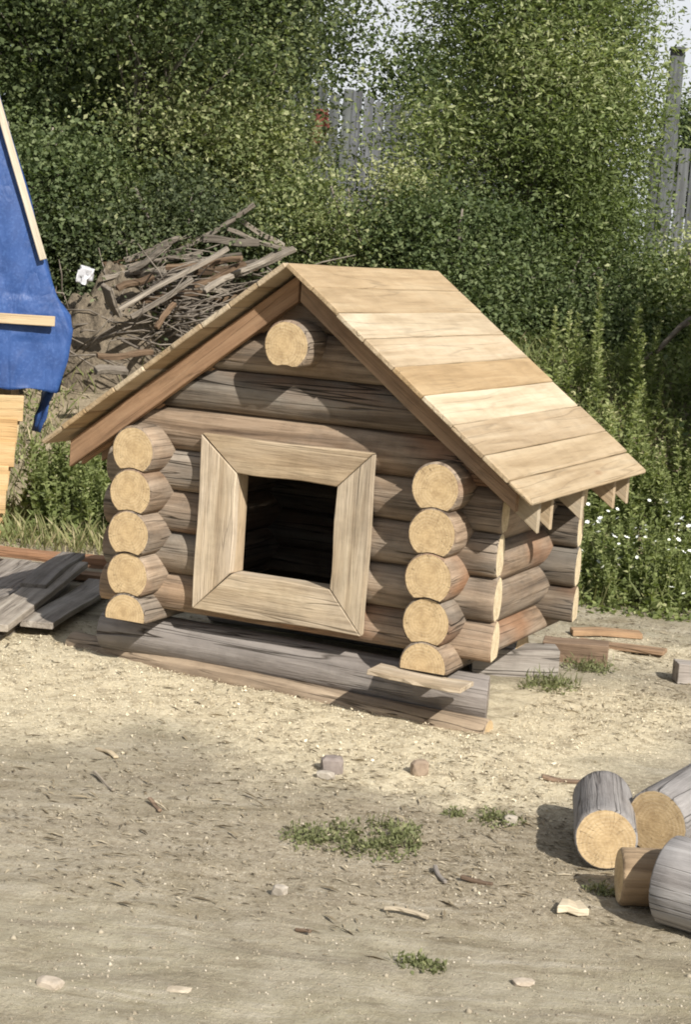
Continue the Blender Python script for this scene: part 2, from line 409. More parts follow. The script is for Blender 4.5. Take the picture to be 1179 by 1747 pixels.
def ground_mat():
    t = NT('sandy_ground')
    P = t.n('NewGeometry').outputs['Position']
    sd = t.n('Attribute', attribute_name='sawdust').outputs['Fac']
    vg = t.n('Attribute', attribute_name='soil').outputs['Fac']
    big = t.noise(P, 0.9, 5, 0.6)
    mid = t.noise(P, 6.0, 6, 0.68)
    fine = t.noise(P, 55.0, 5, 0.75)
    gr = t.noise(P, 260.0, 3, 0.7)
    rot = t.n('VectorRotate', {'Vector': P, 'Angle': R(-20)}, rotation_type='Z_AXIS').outputs[0]
    rot2 = t.n('VectorRotate', {'Vector': P, 'Angle': R(32)}, rotation_type='Z_AXIS').outputs[0]
    streak = t.noise(t.vmul(rot, (1.1, 8.0, 3.0)), 1.0, 6, 0.66, 0.3)
    base = t.ramp(mid, [(0.30, (0.275, 0.235, 0.165)), (0.5, (0.380, 0.335, 0.250)), (0.72, (0.450, 0.403, 0.315))])
    base = t.mix(t.ramp(big, [(0.35, 0.0), (0.65, 0.55)]), base, t.mix(1.0, base, (0.93, 0.94, 0.80), 'MULTIPLY'))
    base = t.mix(t.ramp(streak, [(0.36, 0.6), (0.52, 0.0)]), base, (0.25, 0.213, 0.158))
    base = t.mix(t.ramp(streak, [(0.54, 0.0), (0.68, 0.6)]), base, (0.46, 0.415, 0.335))
    base = t.mix(t.ramp(fine, [(0.30, 0.5), (0.44, 0.0)]), base, t.mix(0.45, base, (0.10, 0.08, 0.055)))
    base = t.mix(t.ramp(fine, [(0.56, 0.0), (0.74, 0.6)]), base, (0.47, 0.42, 0.335))
    lz = t.n('Attribute', attribute_name='litter').outputs['Fac']
    lit = t.ramp(t.noise(P, 38.0, 6, 0.8), [(0.30, (0.13, 0.105, 0.066)), (0.44, (0.265, 0.218, 0.150)), (0.56, (0.37, 0.312, 0.225)), (0.72, (0.50, 0.445, 0.35))])
    base = t.mix(t.math('MULTIPLY', lz, 0.8), base, lit)
    grit = t.n('TexVoronoi', {'Vector': P, 'Scale': 95.0, 'Randomness': 1.0})
    gcol = t.ramp(t.n('SeparateColor', {0: grit.outputs['Color']}).outputs[0], [(0.0, (0.17, 0.135, 0.09)), (0.45, (0.36, 0.31, 0.23)), (0.8, (0.44, 0.39, 0.30)), (1.0, (0.58, 0.52, 0.42))])
    base = t.mix(t.math('MULTIPLY', t.ramp(grit.outputs['Distance'], [(0.25, 0.75), (0.55, 0.0)]), t.math('MULTIPLY_ADD', lz, 0.55, 0.22)), base, gcol)
    pebb = t.noise(P, 120.0, 3, 0.6)
    base = t.mix(t.ramp(pebb, [(0.62, 0.0), (0.72, 0.55)]), base, (0.50, 0.45, 0.36))
    base = t.mix(t.ramp(t.noise(P, 17.0, 6, 0.75), [(0.36, 0.6), (0.47, 0.0)]), base, t.mix(0.5, base, (0.16, 0.125, 0.085)))
    rot3 = t.n('VectorRotate', {'Vector': P, 'Angle': R(-24)}, rotation_type='Z_AXIS').outputs[0]
    st2 = t.noise(t.vmul(rot3, (2.6, 17.0, 5.0)), 1.0, 7, 0.72, 0.5)
    base = t.mix(t.ramp(st2, [(0.34, 0.55), (0.48, 0.0)]), base, t.mix(1.0, base, (0.62, 0.60, 0.56), 'MULTIPLY'))
    base = t.mix(t.ramp(st2, [(0.54, 0.0), (0.70, 0.55)]), base, (0.50, 0.45, 0.365))
    pat = t.noise(P, 3.1, 6, 0.72, 0.8)
    base = t.mix(t.ramp(pat, [(0.34, 0.6), (0.5, 0.0)]), base, t.mix(1.0, base, (0.70, 0.68, 0.62), 'MULTIPLY'))
    soil = t.ramp(mid, [(0.3, (0.12, 0.095, 0.063)), (0.55, (0.29, 0.235, 0.16)), (0.75, (0.44, 0.37, 0.265))])
    base = t.mix(t.math('MULTIPLY', vg, 0.85), base, soil)
    saw = t.ramp(fine, [(0.28, (0.46, 0.385, 0.25)), (0.45, (0.58, 0.50, 0.345)), (0.66, (0.67, 0.595, 0.435))])
    saw = t.mix(t.ramp(t.noise(P, 11.0, 6, 0.75), [(0.38, 0.75), (0.5, 0.0)]), saw, (0.33, 0.27, 0.18))
    saw = t.mix(t.ramp(mid, [(0.35, 0.4), (0.5, 0.0)]), saw, (0.47, 0.395, 0.27))
    f = t.math('ADD', sd, t.math('MULTIPLY', t.math('SUBTRACT', fine, 0.5), 1.2))
    f = t.math('ADD', f, t.math('MULTIPLY', t.math('SUBTRACT', mid, 0.5), 0.6))
    f = t.math('MULTIPLY', t.ramp(f, [(0.08, 0.0), (0.62, 1.0)]), t.ramp(sd, [(0.0, 0.0), (0.08, 1.0)]))
    col = t.mix(f, base, saw)
    col = t.mix(t.ramp(gr, [(0.34, 0.35), (0.48, 0.0)]), col, t.mix(0.5, col, (0.08, 0.065, 0.045)))
    h = t.math('ADD', t.math('MULTIPLY', fine, 0.7), t.math('ADD', t.math('MULTIPLY', gr, 0.25), t.math('MULTIPLY', streak, 0.5)))
    return t.done(col, 0.95, h, 0.7, 0.03, spec=0.1)
M['ground'] = ground_mat()

def tarp_mat():
    t = NT('blue_tarp')
    v, raw = t.obj_coords(0.0)
    n = t.noise(v, 5, 5, 0.6)
    n2 = t.noise(v, 60, 3, 0.6)
    fold = t.noise(t.vmul(v, (2.2, 2.2, 0.8)), 1.6, 4, 0.55, 1.0)
    fr = t.math('ABSOLUTE', t.math('SUBTRACT', fold, 0.5))
    col = t.ramp(n, [(0.3, (0.016, 0.045, 0.15)), (0.55, (0.026, 0.068, 0.21)), (0.75, (0.04, 0.09, 0.25))])
    col = t.mix(t.ramp(n2, [(0.5, 0.0), (0.8, 0.3)]), col, (0.10, 0.20, 0.45))
    h = t.math('ADD', t.ramp(fr, [(0.0, 0.0), (0.08, 1.0)]), t.math('MULTIPLY', n2, 0.15))
    return t.done(col, 0.5, h, 0.35, 0.012, spec=0.4)
M['tarp'] = tarp_mat()

# ------------------------------------------------------------------ helpers: shapes
def log_mesh(name, length, r, seg=26, nlen=12, cup=None, flat=None, bend=0.0, seed=0, clip=None, bev=0.008, knobs=0.03, oval=1.0, shear=0.0):
    """log along local X from 0 to length. cup=(drop, radius): groove under it that sits on the log below.
    flat=z: sawn flat below local z. clip=(fn): maps (x,y,z) -> x limits"""
    rs = np.random.default_rng(seed + 100)
    xs = [0.0, bev]
    xs += list(np.linspace(0, length, nlen)[1:-1])
    xs += [length - bev, length]
    ph = rs.uniform(0, 6.28, 6)
    V = []; F = []; ring = []
    for i, x in enumerate(xs):
        sc = 1 - (bev / r if i in (0, len(xs) - 1) else 0)
        u = x / length
        row = []
        for k in range(seg):
            a = 2 * math.pi * k / seg
            rr = r * sc * (1 + knobs * 0.6 * math.sin(2 * a + ph[0] + u * 1.5) + knobs * 0.4 * math.sin(3 * a + ph[1] - u * 2) + knobs * 0.5 * math.sin(u * 7 + ph[2] + a) + rs.uniform(-1, 1) * 0.008)
            y = rr * math.cos(a) * oval; z = rr * math.sin(a)
            if cup is not None and z < 0:
                d, rl = cup
                if y * y + (z + d) ** 2 < rl * rl:
                    z = -d + math.sqrt(max(rl * rl - y * y, 0))
            if flat is not None and z < flat: z = flat
            y += bend * math.sin(u * math.pi)
            xx = x - (shear * y if i >= len(xs) - 2 else 0)
            if clip is not None: xx = clip(x, y, z)
            row.append(len(V)); V.append((xx, y, z))
        ring.append(row)
    for i in range(len(xs) - 1):
        for k in range(seg):
            F.append((ring[i][k], ring[i][(k + 1) % seg], ring[i + 1][(k + 1) % seg], ring[i + 1][k]))
    nside = len(F)
    me = bpy.data.meshes.new(name)
    c0 = len(V); V.append(tuple(np.mean([V[j] for j in ring[0]], axis=0)))
    c1 = len(V); V.append(tuple(np.mean([V[j] for j in ring[-1]], axis=0)))
    for k in range(seg):
        F.append((c0, ring[0][(k + 1) % seg], ring[0][k]))
        F.append((c1, ring[-1][k], ring[-1][(k + 1) % seg]))
    me.from_pydata([tuple(map(float, v)) for v in V], [], F)
    me.materials.append(M['log']); me.materials.append(M['end'])
    sm = [True] * nside + [False] * (len(F) - nside)
    me.polygons.foreach_set('use_smooth', sm)
    mi = [0] * nside + [1] * (len(F) - nside)
    # bevelled rim belongs to the sawn end
    me.polygons.foreach_set('material_index', mi)
    # sharp rim: keep the end crisp
    me.update()
    return me

def put_log(name, p0, p1, r, parent=None, mat=None, tint=(1, 1, 1), roll=0.0, **kw):
    L = (Vector(p1) - Vector(p0)).length
    me = log_mesh(name, L, r, **kw)
    if mat: me.materials[0] = M[mat]
    o = link(name, me, parent)
    o.location = p0
    o.rotation_euler = align_x(p0, p1, roll)
    o.color = (*tint, 1)
    return o

def board_mesh(name, L, W, T, seed=0, bev=0.003, warp=0.004, nx=8, cut0=0.0, cut1=0.0, wane=0.0):
    """board along local X (0..L), width on Y (centred), thickness on Z (0..T); cut0/cut1: mitre, shift of the -Y..+Y ends"""
    rs = random.Random(seed)
    bm = bmesh.new()
    rows = []
    a1, a2, a3 = rs.uniform(0, 6), rs.uniform(0, 6), rs.uniform(0, 6)
    for i in range(nx + 1):
        u = i / nx
        dz = warp * math.sin(u * 5 + a1); dy = warp * 0.8 * math.sin(u * 4 + a2)
        row = []
        for (yy, zz) in ((-W / 2, 0), (W / 2, 0), (W / 2, T), (-W / 2, T)):
            s = (yy / W)                            # -0.5..0.5
            x0 = cut0 * s; x1 = L + cut1 * s
            x = x0 + (x1 - x0) * u
            y = yy + dy + (rs.uniform(-1, 1) * wane)
            row.append(bm.verts.new((x, y, zz + dz + (warp * 0.3 * math.sin(u * 9 + a3)))))
        rows.append(row)
    for i in range(nx):
        for k in range(4):
            bm.faces.new((rows[i][k], rows[i + 1][k], rows[i + 1][(k + 1) % 4], rows[i][(k + 1) % 4]))
    bm.faces.new(rows[0]); bm.faces.new(rows[-1][::-1])
    bm.normal_update()
    bmesh.ops.recalc_face_normals(bm, faces=bm.faces)
    if bev > 0:
        ed = [e for e in bm.edges if len(e.link_faces) == 2 and e.link_faces[0].normal.angle(e.link_faces[1].normal, 0) > 0.6]
        bmesh.ops.bevel(bm, geom=ed, offset=bev, segments=1, affect='EDGES')
    me = bpy.data.meshes.new(name)
    bm.to_mesh(me); bm.free()
    return me

def put_board(name, p0, p1, W, T, mat, parent=None, roll=0.0, tint=(1, 1, 1), **kw):
    L = (Vector(p1) - Vector(p0)).length
    me = board_mesh(name, L, W, T, **kw)
    o = link(name, me, parent, M[mat])
    o.location = p0
    o.rotation_euler = align_x(p0, p1, roll)
    o.color = (*tint, 1)
    return o

def rock_mesh(name, sx, sy, sz, seed=0, sub=2, rough=0.25):
    bm = bmesh.new()
    bmesh.ops.create_icosphere(bm, subdivisions=sub, radius=1)
    off = Vector((seed * 3.1, seed * 1.7, seed * 0.9))
    for v in bm.verts:
        n = mnoise.noise(v.co * 1.3 + off) + 0.4 * mnoise.noise(v.co * 3.1 + off)
        v.co *= 1 + rough * n
        for ax in range(3):                       # a few flat chips
            lim = 0.72 + 0.2 * mnoise.noise(Vector((ax * 5.0 + seed, 1, 2)))
            v.co[ax] = max(-lim, min(lim, v.co[ax]))
        v.co = Vector((v.co.x * sx, v.co.y * sy, v.co.z * sz))
    me = bpy.data.meshes.new(name)
    bm.to_mesh(me); bm.free()
    return me

def tube_np(pts, rads, seg=6):
    pts = [Vector(p) for p in pts]
    V = []; F = []
    for i, p in enumerate(pts):
        d = (pts[min(i + 1, len(pts) - 1)] - pts[max(i - 1, 0)]).normalized()
        a = d.cross(Vector((0.31, 0.17, 0.94)))
        if a.length < 1e-3: a = d.cross(Vector((1, 0, 0)))
        a.normalize(); b = d.cross(a)
        for k in range(seg):
            t = 2 * math.pi * k / seg
            V.append(p + (a * math.cos(t) + b * math.sin(t)) * rads[i])
    for i in range(len(pts) - 1):
        for k in range(seg):
            F.append((i * seg + k, i * seg + (k + 1) % seg, (i + 1) * seg + (k + 1) % seg, (i + 1) * seg + k))
    # caps
    c = len(V); V.append(pts[0]); V.append(pts[-1])
    n = len(pts) - 1
    for k in range(0, seg, 2):
        F.append((c, (k + 2) % seg, (k + 1) % seg, k))
        F.append((c + 1, n * seg + k, n * seg + (k + 1) % seg, n * seg + (k + 2) % seg))
    return np.array([tuple(v) for v in V]), np.array(F, int)

def join_np(parts):
    Vs = []; Fs = []; o = 0
    for V, F in parts:
        Vs.append(V); Fs.append(F + o); o += len(V)
    return np.vstack(Vs), np.vstack(Fs)

def leaves_np(P, L, W, rg, up=0.35, fold=0.25, droop=0.0, aim=None):
    """one folded four-cornered leaf at every point of P"""
    n = len(P)
    d = rg.normal(size=(n, 3)); d[:, 2] = d[:, 2] * 0.6 - droop
    if aim is not None: d += aim
    d /= np.linalg.norm(d, axis=1)[:, None]
    nn = rg.normal(size=(n, 3)); nn[:, 2] += up * 3
    nn -= (nn * d).sum(1)[:, None] * d
    nn /= np.linalg.norm(nn, axis=1)[:, None]
    s = np.cross(nn, d)
    L = np.asarray(L) * np.ones(n); W = np.asarray(W) * np.ones(n)
    mid = P + d * (L * 0.45)[:, None]
    lift = nn * (W * fold)[:, None]
    V = np.empty((n, 4, 3))
    V[:, 0] = P
    V[:, 1] = mid + s * (W / 2)[:, None] + lift
    V[:, 2] = P + d * L[:, None]
    V[:, 3] = mid - s * (W / 2)[:, None] + lift
    F = np.arange(n * 4).reshape(n, 4)
    return V.reshape(-1, 3), F

# ------------------------------------------------------------------ the ground
def build_ground():
    xs = np.concatenate([[-400, -200, -110, -60, -36, -22], np.arange(-14, -2.5, 0.16), np.arange(-2.5, 3.4, 0.026), np.arange(3.4, 9, 0.16), [12, 20, 36, 70, 140, 300]])
    ys = np.concatenate([[-60, -30, -18, -11, -7], np.arange(-5, -3.3, 0.10), np.arange(-3.3, 3.2, 0.026), np.arange(3.2, 13, 0.10), np.arange(13, 26, 0.5), [30, 40, 60, 100, 180, 400]])
    X, Y = np.meshgrid(xs, ys)
    Z = HT(X, Y, True)
    lat, dep = lat_dep(X, Y)
    V = np.stack([X, Y, Z], -1).reshape(-1, 3)
    ny, nx = X.shape
    i = np.arange(ny * nx).reshape(ny, nx)
    F = np.stack([i[:-1, :-1], i[:-1, 1:], i[1:, 1:], i[1:, :-1]], -1).reshape(-1, 4)
    soil = np.clip(sstep(10.0, 11.5, dep + fbm(X, Y, 3, 77)) * (0.55 + 0.9 * vnoise(X * 1.1, Y * 1.1, 8)), 0, 1)
    o = mesh_np('ground', V, F, M['ground'], smooth=True, attrs={'litter': rough_zone(X, Y).ravel(), 'sawdust': sd_mask(X, Y).ravel(), 'soil': soil.ravel()})
    o['kind'] = 'structure'
    return o
build_ground()

# ------------------------------------------------------------------ trees beyond the yard
LEAF_K, LEAF_N = 0.64, 3.0
def tree(name, label, cat, lat, dep, height, spread, n_leaf, mat, leaf=(0.062, 0.032), low=0.12, trunks=1, seed=0, group=None, clusters=60, dens_r=0.24, tint_mu=0.45, tint_sd=0.20, bark='bark', lean=(0, 0), shape=1.0, trunk_r=0.05):
    n_leaf = int(n_leaf * LEAF_N); leaf = (leaf[0] * LEAF_K, leaf[1] * LEAF_K)
    rg = np.random.default_rng(seed + 500)
    x, y = back(lat, dep)
    z0 = hz(x, y) - 0.05
    root = empty(name, (x, y, z0))
    tag(root, label, cat, group)
    # crown volume: clusters through an uneven egg
    cc = []
    while len(cc) < clusters:
        p = rg.uniform(-1, 1, 3)
        q = (p[2] + 1) / 2
        prof = (0.55 + 0.45 * math.sin(math.pi * min(1, q * 0.9 + 0.12))) * (1 if q < 0.7 else 1 - (q - 0.7) * shape * 1.6)
        ang = math.atan2(p[1], p[0])
        prof *= 1 + 0.28 * math.sin(2 * ang + seed) + 0.22 * math.sin(3 * ang + 5 * q + seed * 2)
        rr = math.hypot(p[0], p[1])
        if rr > prof or rr < 0.25 * prof * rg.uniform(0, 1): continue
        cc.append((p[0] * spread + lean[0] * q, p[1] * spread + lean[1] * q, height * (low + (1 - low) * q)))
    cc = np.array(cc)
    nl = max(5, clusters // 9)
    lob = cc[rg.permutation(clusters)[:nl]]
    near = np.argmin(np.linalg.norm((cc[:, None] - lob[None]) * np.array([1, 1, 1.25]), axis=2), axis=1)
    cc = lob[near] + (cc - lob[near]) * 0.80
    cc[:, 2] = np.maximum(cc[:, 2], 0.05)
    lob_t = rg.normal(0, 0.17, nl)
    parts = []
    tr = []
    for k in range(trunks):
        a = rg.uniform(0, 6.28); b = 0.35 * spread if trunks > 1 else 0.08 * spread
        ex, ey = math.cos(a) * b + lean[0], math.sin(a) * b + lean[1]
        pts = []; rad = []
        for i in range(7):
            u = i / 6
            pts.append((ex * u + 0.05 * math.sin(u * 6 + a), ey * u + 0.05 * math.cos(u * 5 + a), height * 0.86 * u))
            rad.append(trunk_r * (1 - 0.82 * u) * (1.25 if i == 0 else 1))
        parts.append(tube_np(pts, rad, 8)); tr.append(pts)
    V, F = join_np(parts)
    mesh_np('trunk', V, F, M[bark], root, True)
    parts = []
    for c in cc[:: max(1, len(cc) // 40)]:
        pts = tr[rg.integers(len(tr))]
        u = max(0.08, min(0.9, c[2] / height - 0.16)) * 6
        i = min(5, int(u)); s = Vector(pts[i]).lerp(Vector(pts[i + 1]), u - i)
        e = Vector(c); m = s.lerp(e, 0.5) + Vector((0, 0, 0.12 * (e - s).length))
        parts.append(tube_np([s, m, e], [trunk_r * 0.28, trunk_r * 0.18, 0.004], 5))
    V, F = join_np(parts)
    mesh_np('branch', V, F, M[bark], root, True)
    per = rg.integers(n_leaf // clusters // 2, n_leaf // clusters * 3 // 2 + 1, clusters)
    idx = np.repeat(np.arange(clusters), per)
    cl_t = rg.normal(0, 0.11, clusters) + lob_t[near]
    cl_r = dens_r * rg.uniform(0.6, 1.35, clusters)
    off = rg.normal(size=(len(idx), 3)) * cl_r[idx][:, None] * np.array([1.15, 1.15, 0.75])
    P = cc[idx] + off
    P[:, 2] = np.maximum(P[:, 2], 0.03)
    sc = rg.uniform(0.7, 1.6, len(idx))
    V, F = leaves_np(P, leaf[0] * sc, leaf[1] * sc, rg, up=0.3, droop=0.25)
    tint = np.clip(tint_mu + cl_t[idx] + rg.normal(0, tint_sd, len(idx)), 0, 1)
    mesh_np('crown', V, F, M[mat], root, False, tint=np.repeat(tint, 4))
    return root

GT = 'trees and bushes behind the yard'
tree('willow_tree', 'tall bright green willow in full leaf behind the right end of the kennel roof', 'tree', 1.22, 15.6, 4.9, 0.84, 32000, 'leaf_willow', (0.072, 0.026), 0.02, 4, 1, GT, 150, 0.25, 0.55)
tree('willow_tree', 'slimmer bright green willow whose right flank stands against the cloudy sky', 'tree', 1.90, 16.0, 3.7, 0.32, 10000, 'leaf_willow', (0.068, 0.026), 0.05, 3, 2, GT, 60, 0.18, 0.50)
tree('birch_tree', 'yellow green birch with a thin pale trunk above the blue tarp shed', 'tree', -1.85, 15.6, 5.4, 1.15, 24000, 'leaf_birch', (0.062, 0.036), 0.06, 2, 3, GT, 110, 0.24, 0.56)
tree('birch_tree', 'dull olive birch directly behind the heap of old boards', 'tree', -1.05, 16.4, 5.4, 0.82, 22000, 'leaf_olive', (0.062, 0.036), 0.05, 2, 4, GT, 110, 0.24, 0.52)
tree('dark_tree', 'dark green tree in the top left corner behind the yellow green birch', 'tree', -2.9, 17.2, 6.0, 1.3, 20000, 'leaf_dark', (0.075, 0.045), 0.04, 2, 5, GT, 100, 0.27, 0.55)
tree('shrub', 'low olive bush over the left end of the heap of old boards', 'bush', -1.55, 14.6, 1.35, 0.8, 11000, 'leaf_olive', (0.052, 0.030), 0.0, 4, 6, GT, 60, 0.17, 0.42)
tree('shrub', 'low yellow green bush just left of the kennel roof ridge', 'bush', -0.05, 14.9, 1.5, 0.65, 11000, 'leaf_birch', (0.052, 0.032), 0.0, 4, 7, GT, 60, 0.17, 0.55)
tree('shrub', 'dark spreading bush in the shade right of the kennel roof', 'bush', 1.60, 15.0, 1.0, 0.80, 9000, 'leaf_dark', (0.055, 0.030), 0.0, 4, 8, GT, 60, 0.18, 0.5)
tree('shrub', 'pale green bush under the grey fence at the right edge of the yard', 'bush', 2.75, 15.0, 1.15, 0.55, 9000, 'leaf_willow', (0.055, 0.030), 0.0, 4, 9, GT, 50, 0.18, 0.6)
tree('dark_tree', 'dark bare topped tree peeping over the fence at the right edge', 'tree', 4.30, 23.5, 3.2, 0.55, 5000, 'leaf_dark', (0.08, 0.05), 0.5, 2, 10, GT, 40, 0.26, 0.45)
tree('dark_tree', 'big dark tree beyond the fence behind the two birches', 'tree', -2.6, 24.5, 7.6, 2.6, 26000, 'leaf_dark', (0.11, 0.065), 0.05, 2, 11, GT, 120, 0.42, 0.5)
tree('dark_tree', 'big dark tree beyond the fence with sky showing through its top', 'tree', 1.2, 25.5, 3.9, 1.5, 12000, 'leaf_dark', (0.11, 0.065), 0.05, 2, 12, GT, 90, 0.40, 0.55)
tree('dark_tree', 'leafy tree added out of view past the right edge of the yard to shade the bushes', 'tree', 3.55, 12.2, 3.1, 0.75, 16000, 'leaf_dark', (0.09, 0.055), 0.02, 3, 16, GT, 80, 0.26, 0.5)  # unseen tree, put in for the shadow it throws on the bushes
tree('birch_tree', 'green birch standing well left of the blue tarp shed', 'tree', -4.6, 16.5, 5.2, 1.2, 14000, 'leaf_birch', (0.075, 0.045), 0.04, 2, 17, GT, 80, 0.28, 0.5)
tree('dark_tree', 'dark tree far out beyond the blue tarp shed', 'tree', -5.6, 21.0, 6.5, 2.0, 14000, 'leaf_dark', (0.11, 0.065), 0.02, 2, 13, GT, 80, 0.40, 0.5)
tree('shrub', 'tangled dark bush at the foot of the tall willow', 'bush', 0.75, 14.7, 1.3, 0.75, 11000, 'leaf_dark', (0.055, 0.032), 0.0, 4, 14, GT, 60, 0.18, 0.62)
tree('shrub', 'dark bush right behind the blue tarp shed', 'bush', -2.75, 14.8, 1.9, 0.75, 11000, 'leaf_dark', (0.06, 0.036), 0.0, 4, 15, GT, 60, 0.2, 0.5)

# ------------------------------------------------------------------ the grey fence beyond the trees
def build_fence(name, label, lat0, lat1, dep, top, step, seed):
    rs = random.Random(seed)
    x, y = back(lat0, dep)
    z0 = hz(x, y) - 0.1
    root = empty(name, (x, y, z0), YAW)
    tag(root, label, 'fence')
    n = int((lat1 - lat0) / step)
    variants = [board_mesh('fence_board', 1.0, step * 0.88, 0.025, seed=seed + k, warp=0.004, nx=3) for k in range(4)]
    for i in range(n):
        o = link('fence_board', variants[i % 4], root)
        if not variants[i % 4].materials: variants[i % 4].materials.append(M['fence'])
        h = top - z0 + rs.uniform(-0.12, 0.12)
        o.scale = (h, 1, 1)
        o.location = (i * step, rs.uniform(-0.006, 0.006), 0)
        o.rotation_euler = (0, -math.pi / 2, math.pi / 2 + rs.uniform(-0.02, 0.02))
        # local X up, thickness towards the yard
        o.rotation_mode = 'XYZ'
        o.matrix_basis = Matrix.Translation(o.location) @ Matrix(((0, 1, 0, 0), (0, 0, 1, 0), (1, 0, 0, 0), (0, 0, 0, 1))) @ Matrix.Rotation(rs.uniform(-0.012, 0.012), 4, 'Z') @ Matrix.Diagonal((h, 1, 1, 1))
        g = rs.uniform(0.75, 1.25); o.color = (g, g * rs.uniform(0.97, 1.02), g * rs.uniform(0.95, 1.05), 1)
    for zz in (0.5, top - z0 - 0.5):
        put_board('rail', (0, -0.03 + 0.08, zz), (n * step, -0.03 + 0.08, zz), 0.09, 0.04, 'fence', root, roll=math.pi / 2, nx=2)
    return root
build_fence('board_fence', 'tall weathered grey board fence seen between the trees', -1.2, 2.6, 21.5, 3.62, 0.125, 3)
build_fence('board_fence', 'lower dark grey board fence at the right edge below the dark tree', 3.25, 6.2, 21.0, 3.35, 0.14, 4)
x, y = back(3.27, 20.4)
po = empty('fence_post', (x, y, hz(x, y) - 0.1), YAW)
tag(po, 'tall grey squared post rising above the fence beside the sky', 'post')
put_board('post_shaft', (0, 0, 0), (0, 0, 3.2), 0.15, 0.10, 'fence', po, nx=4)
put_board('post_cap', (-0.09, 0.0, 3.203), (0.09, 0.0, 3.203), 0.15, 0.03, 'fence', po, nx=2)

# red cloth
x, y = back(-0.58, 20.6)
def cloth(name, w_, h_, seed):
    V = []; F = []
    nx_, nz_ = 8, 10
    for j in range(nz_ + 1):
        for i in range(nx_ + 1):
            u = i / nx_; v = j / nz_
            V.append((w_ * (u - 0.5) * (1 - 0.25 * math.sin(v * 3 + seed)), 0.04 * math.sin(u * 9 + v * 2 + seed), -h_ * v * (0.85 + 0.2 * math.sin(u * 5))))
    for j in range(nz_):
        for i in range(nx_):
            a = j * (nx_ + 1) + i
            F.append((a, a + 1, a + nx_ + 2, a + nx_ + 1))
    return np.array(V), np.array(F)
V, F = cloth('red_cloth', 0.22, 0.38, 1)
o = mesh_np('red_cloth', V, F, M['red'], smooth=True)
md = o.modifiers.new('thick', 'SOLIDIFY'); md.thickness = 0.01
o.location = (x, y, 3.40); o.rotation_euler = (0, 0, YAW)
tag(o, 'small faded red cloth hanging among the leaves in front of the grey fence', 'cloth')

# ------------------------------------------------------------------ the log kennel
HW = 1.3886                     # distance between the two side walls
PF, PB = 0.222, 1.27            # centre lines of the front and back walls
ZS = 0.18                       # one course
QX = 0.222
XR = HW / 2; ZR = 1.812; SLOPE = (1.801 - 0.971) / 1.108
YF, YB = -0.055, 1.52
ken = empty('log_kennel', (HW / 2, 0.7, 0.0))
tag(ken, 'small log doghouse with plank gable roof and square framed opening standing on sawdust', 'doghouse')
KO = Vector(ken.location)
def K(p): return tuple(Vector(p) - KO)

def tone(seed, a=0.8, b=1.2, warm=0.06):
    rs = random.Random(seed * 13 + 5)
    g = rs.uniform(a, b); k = rs.uniform(-warm, warm)
    return (g * (1 + k), g, g * (1 - k))

RL = 0.106
def side_logs(xc, s0):
    for i in range(5):
        z = 0.966 - ZS * i
        kw = dict(cup=(ZS, RL + 0.002)) if i < 4 else dict(flat=0.232 - z)
        put_log('wall_log', K((xc, -0.004 * (i % 3) + 0.003 * i, z)), K((xc, 1.485 + 0.01 * (i % 2), z)), RL, ken, tint=tone(s0 + i), seed=s0 + i, knobs=0.012, **kw)
side_logs(0.0, 10); side_logs(HW, 20)
# plate logs under the eaves, added to stop light leaking inside
put_log('wall_log', K((0.0, 0.26, 1.135)), K((0.0, 1.33, 1.135)), 0.085, ken, seed=31)
put_log('wall_log', K((HW, 0.26, 1.135)), K((HW, 1.33, 1.135)), 0.085, ken, seed=32)

def roof_clip(x0, sgn=1):
    def f(x, y, z):
        xx = x0 + x
        lim = (ZR - f.dr - (f.zc + z)) / SLOPE
        lim = max(lim, 0.03)
        return min(max(xx, XR - lim), XR + lim) - x0
    return f
def cross_wall(yc, opening, s0):
    rw = 0.100
    for k in range(4):
        z = 0.339 + ZS * k
        kw = dict(cup=(ZS, rw + 0.002)) if k > 0 else {}
        kw.update(oval=0.84, shear=0.15)
        if k == 0: kw['flat'] = -0.062
        x0, x1 = -QX + 0.006 * (k % 2), HW + QX - 0.004 * (k % 3)
        if opening and k in (1, 2, 3):
            put_log('wall_log', K((x0, yc, z)), K((0.392, yc, z)), rw, ken, tint=tone(s0 + k), seed=s0 + k, knobs=0.012, **kw)
            put_log('wall_log', K((0.930, yc, z)), K((x1, yc, z)), rw, ken, tint=tone(s0 + k + 60), seed=s0 + k, knobs=0.012, **kw)
        else:
            put_log('wall_log', K((x0, yc, z)), K((x1, yc, z)), rw, ken, tint=tone(s0 + k) if opening else tuple(0.55 * q for q in tone(s0 + k)), seed=s0 + k, knobs=0.012, **kw)  # back wall tinted down: shade of the interior put into the log colour
    for k in range(4, 8):
        z = 0.339 + ZS * k
        half = (ZR - 0.055 - z + 0.1) / SLOPE
        half = min(half, 0.90)
        x0, x1 = XR - half, XR + half
        f = roof_clip(x0); f.zc = z; f.dr = 0.055 + (0.10 if opening else 0.02)
        put_log('wall_log', K((x0, yc, z)), K((x1, yc, z)), rw if k < 7 else 0.09, ken, tint=tone(s0 + k), seed=s0 + k, clip=f, cup=(ZS, rw + 0.002), knobs=0.012, oval=0.84)
cross_wall(PF, True, 40)
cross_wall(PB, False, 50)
for c in ken.children:
    if c.name.startswith('wall_log') and abs(c.matrix_basis.to_3x3()[0][0]) > 0.9: c.data.materials[1] = M['end_fresh']
# ridge log
put_log('ridge_log', K((XR, 0.0, 1.469)), K((XR, 1.49, 1.469)), 0.104, ken, seed=71, cup=(0.178, 0.101), knobs=0.012)

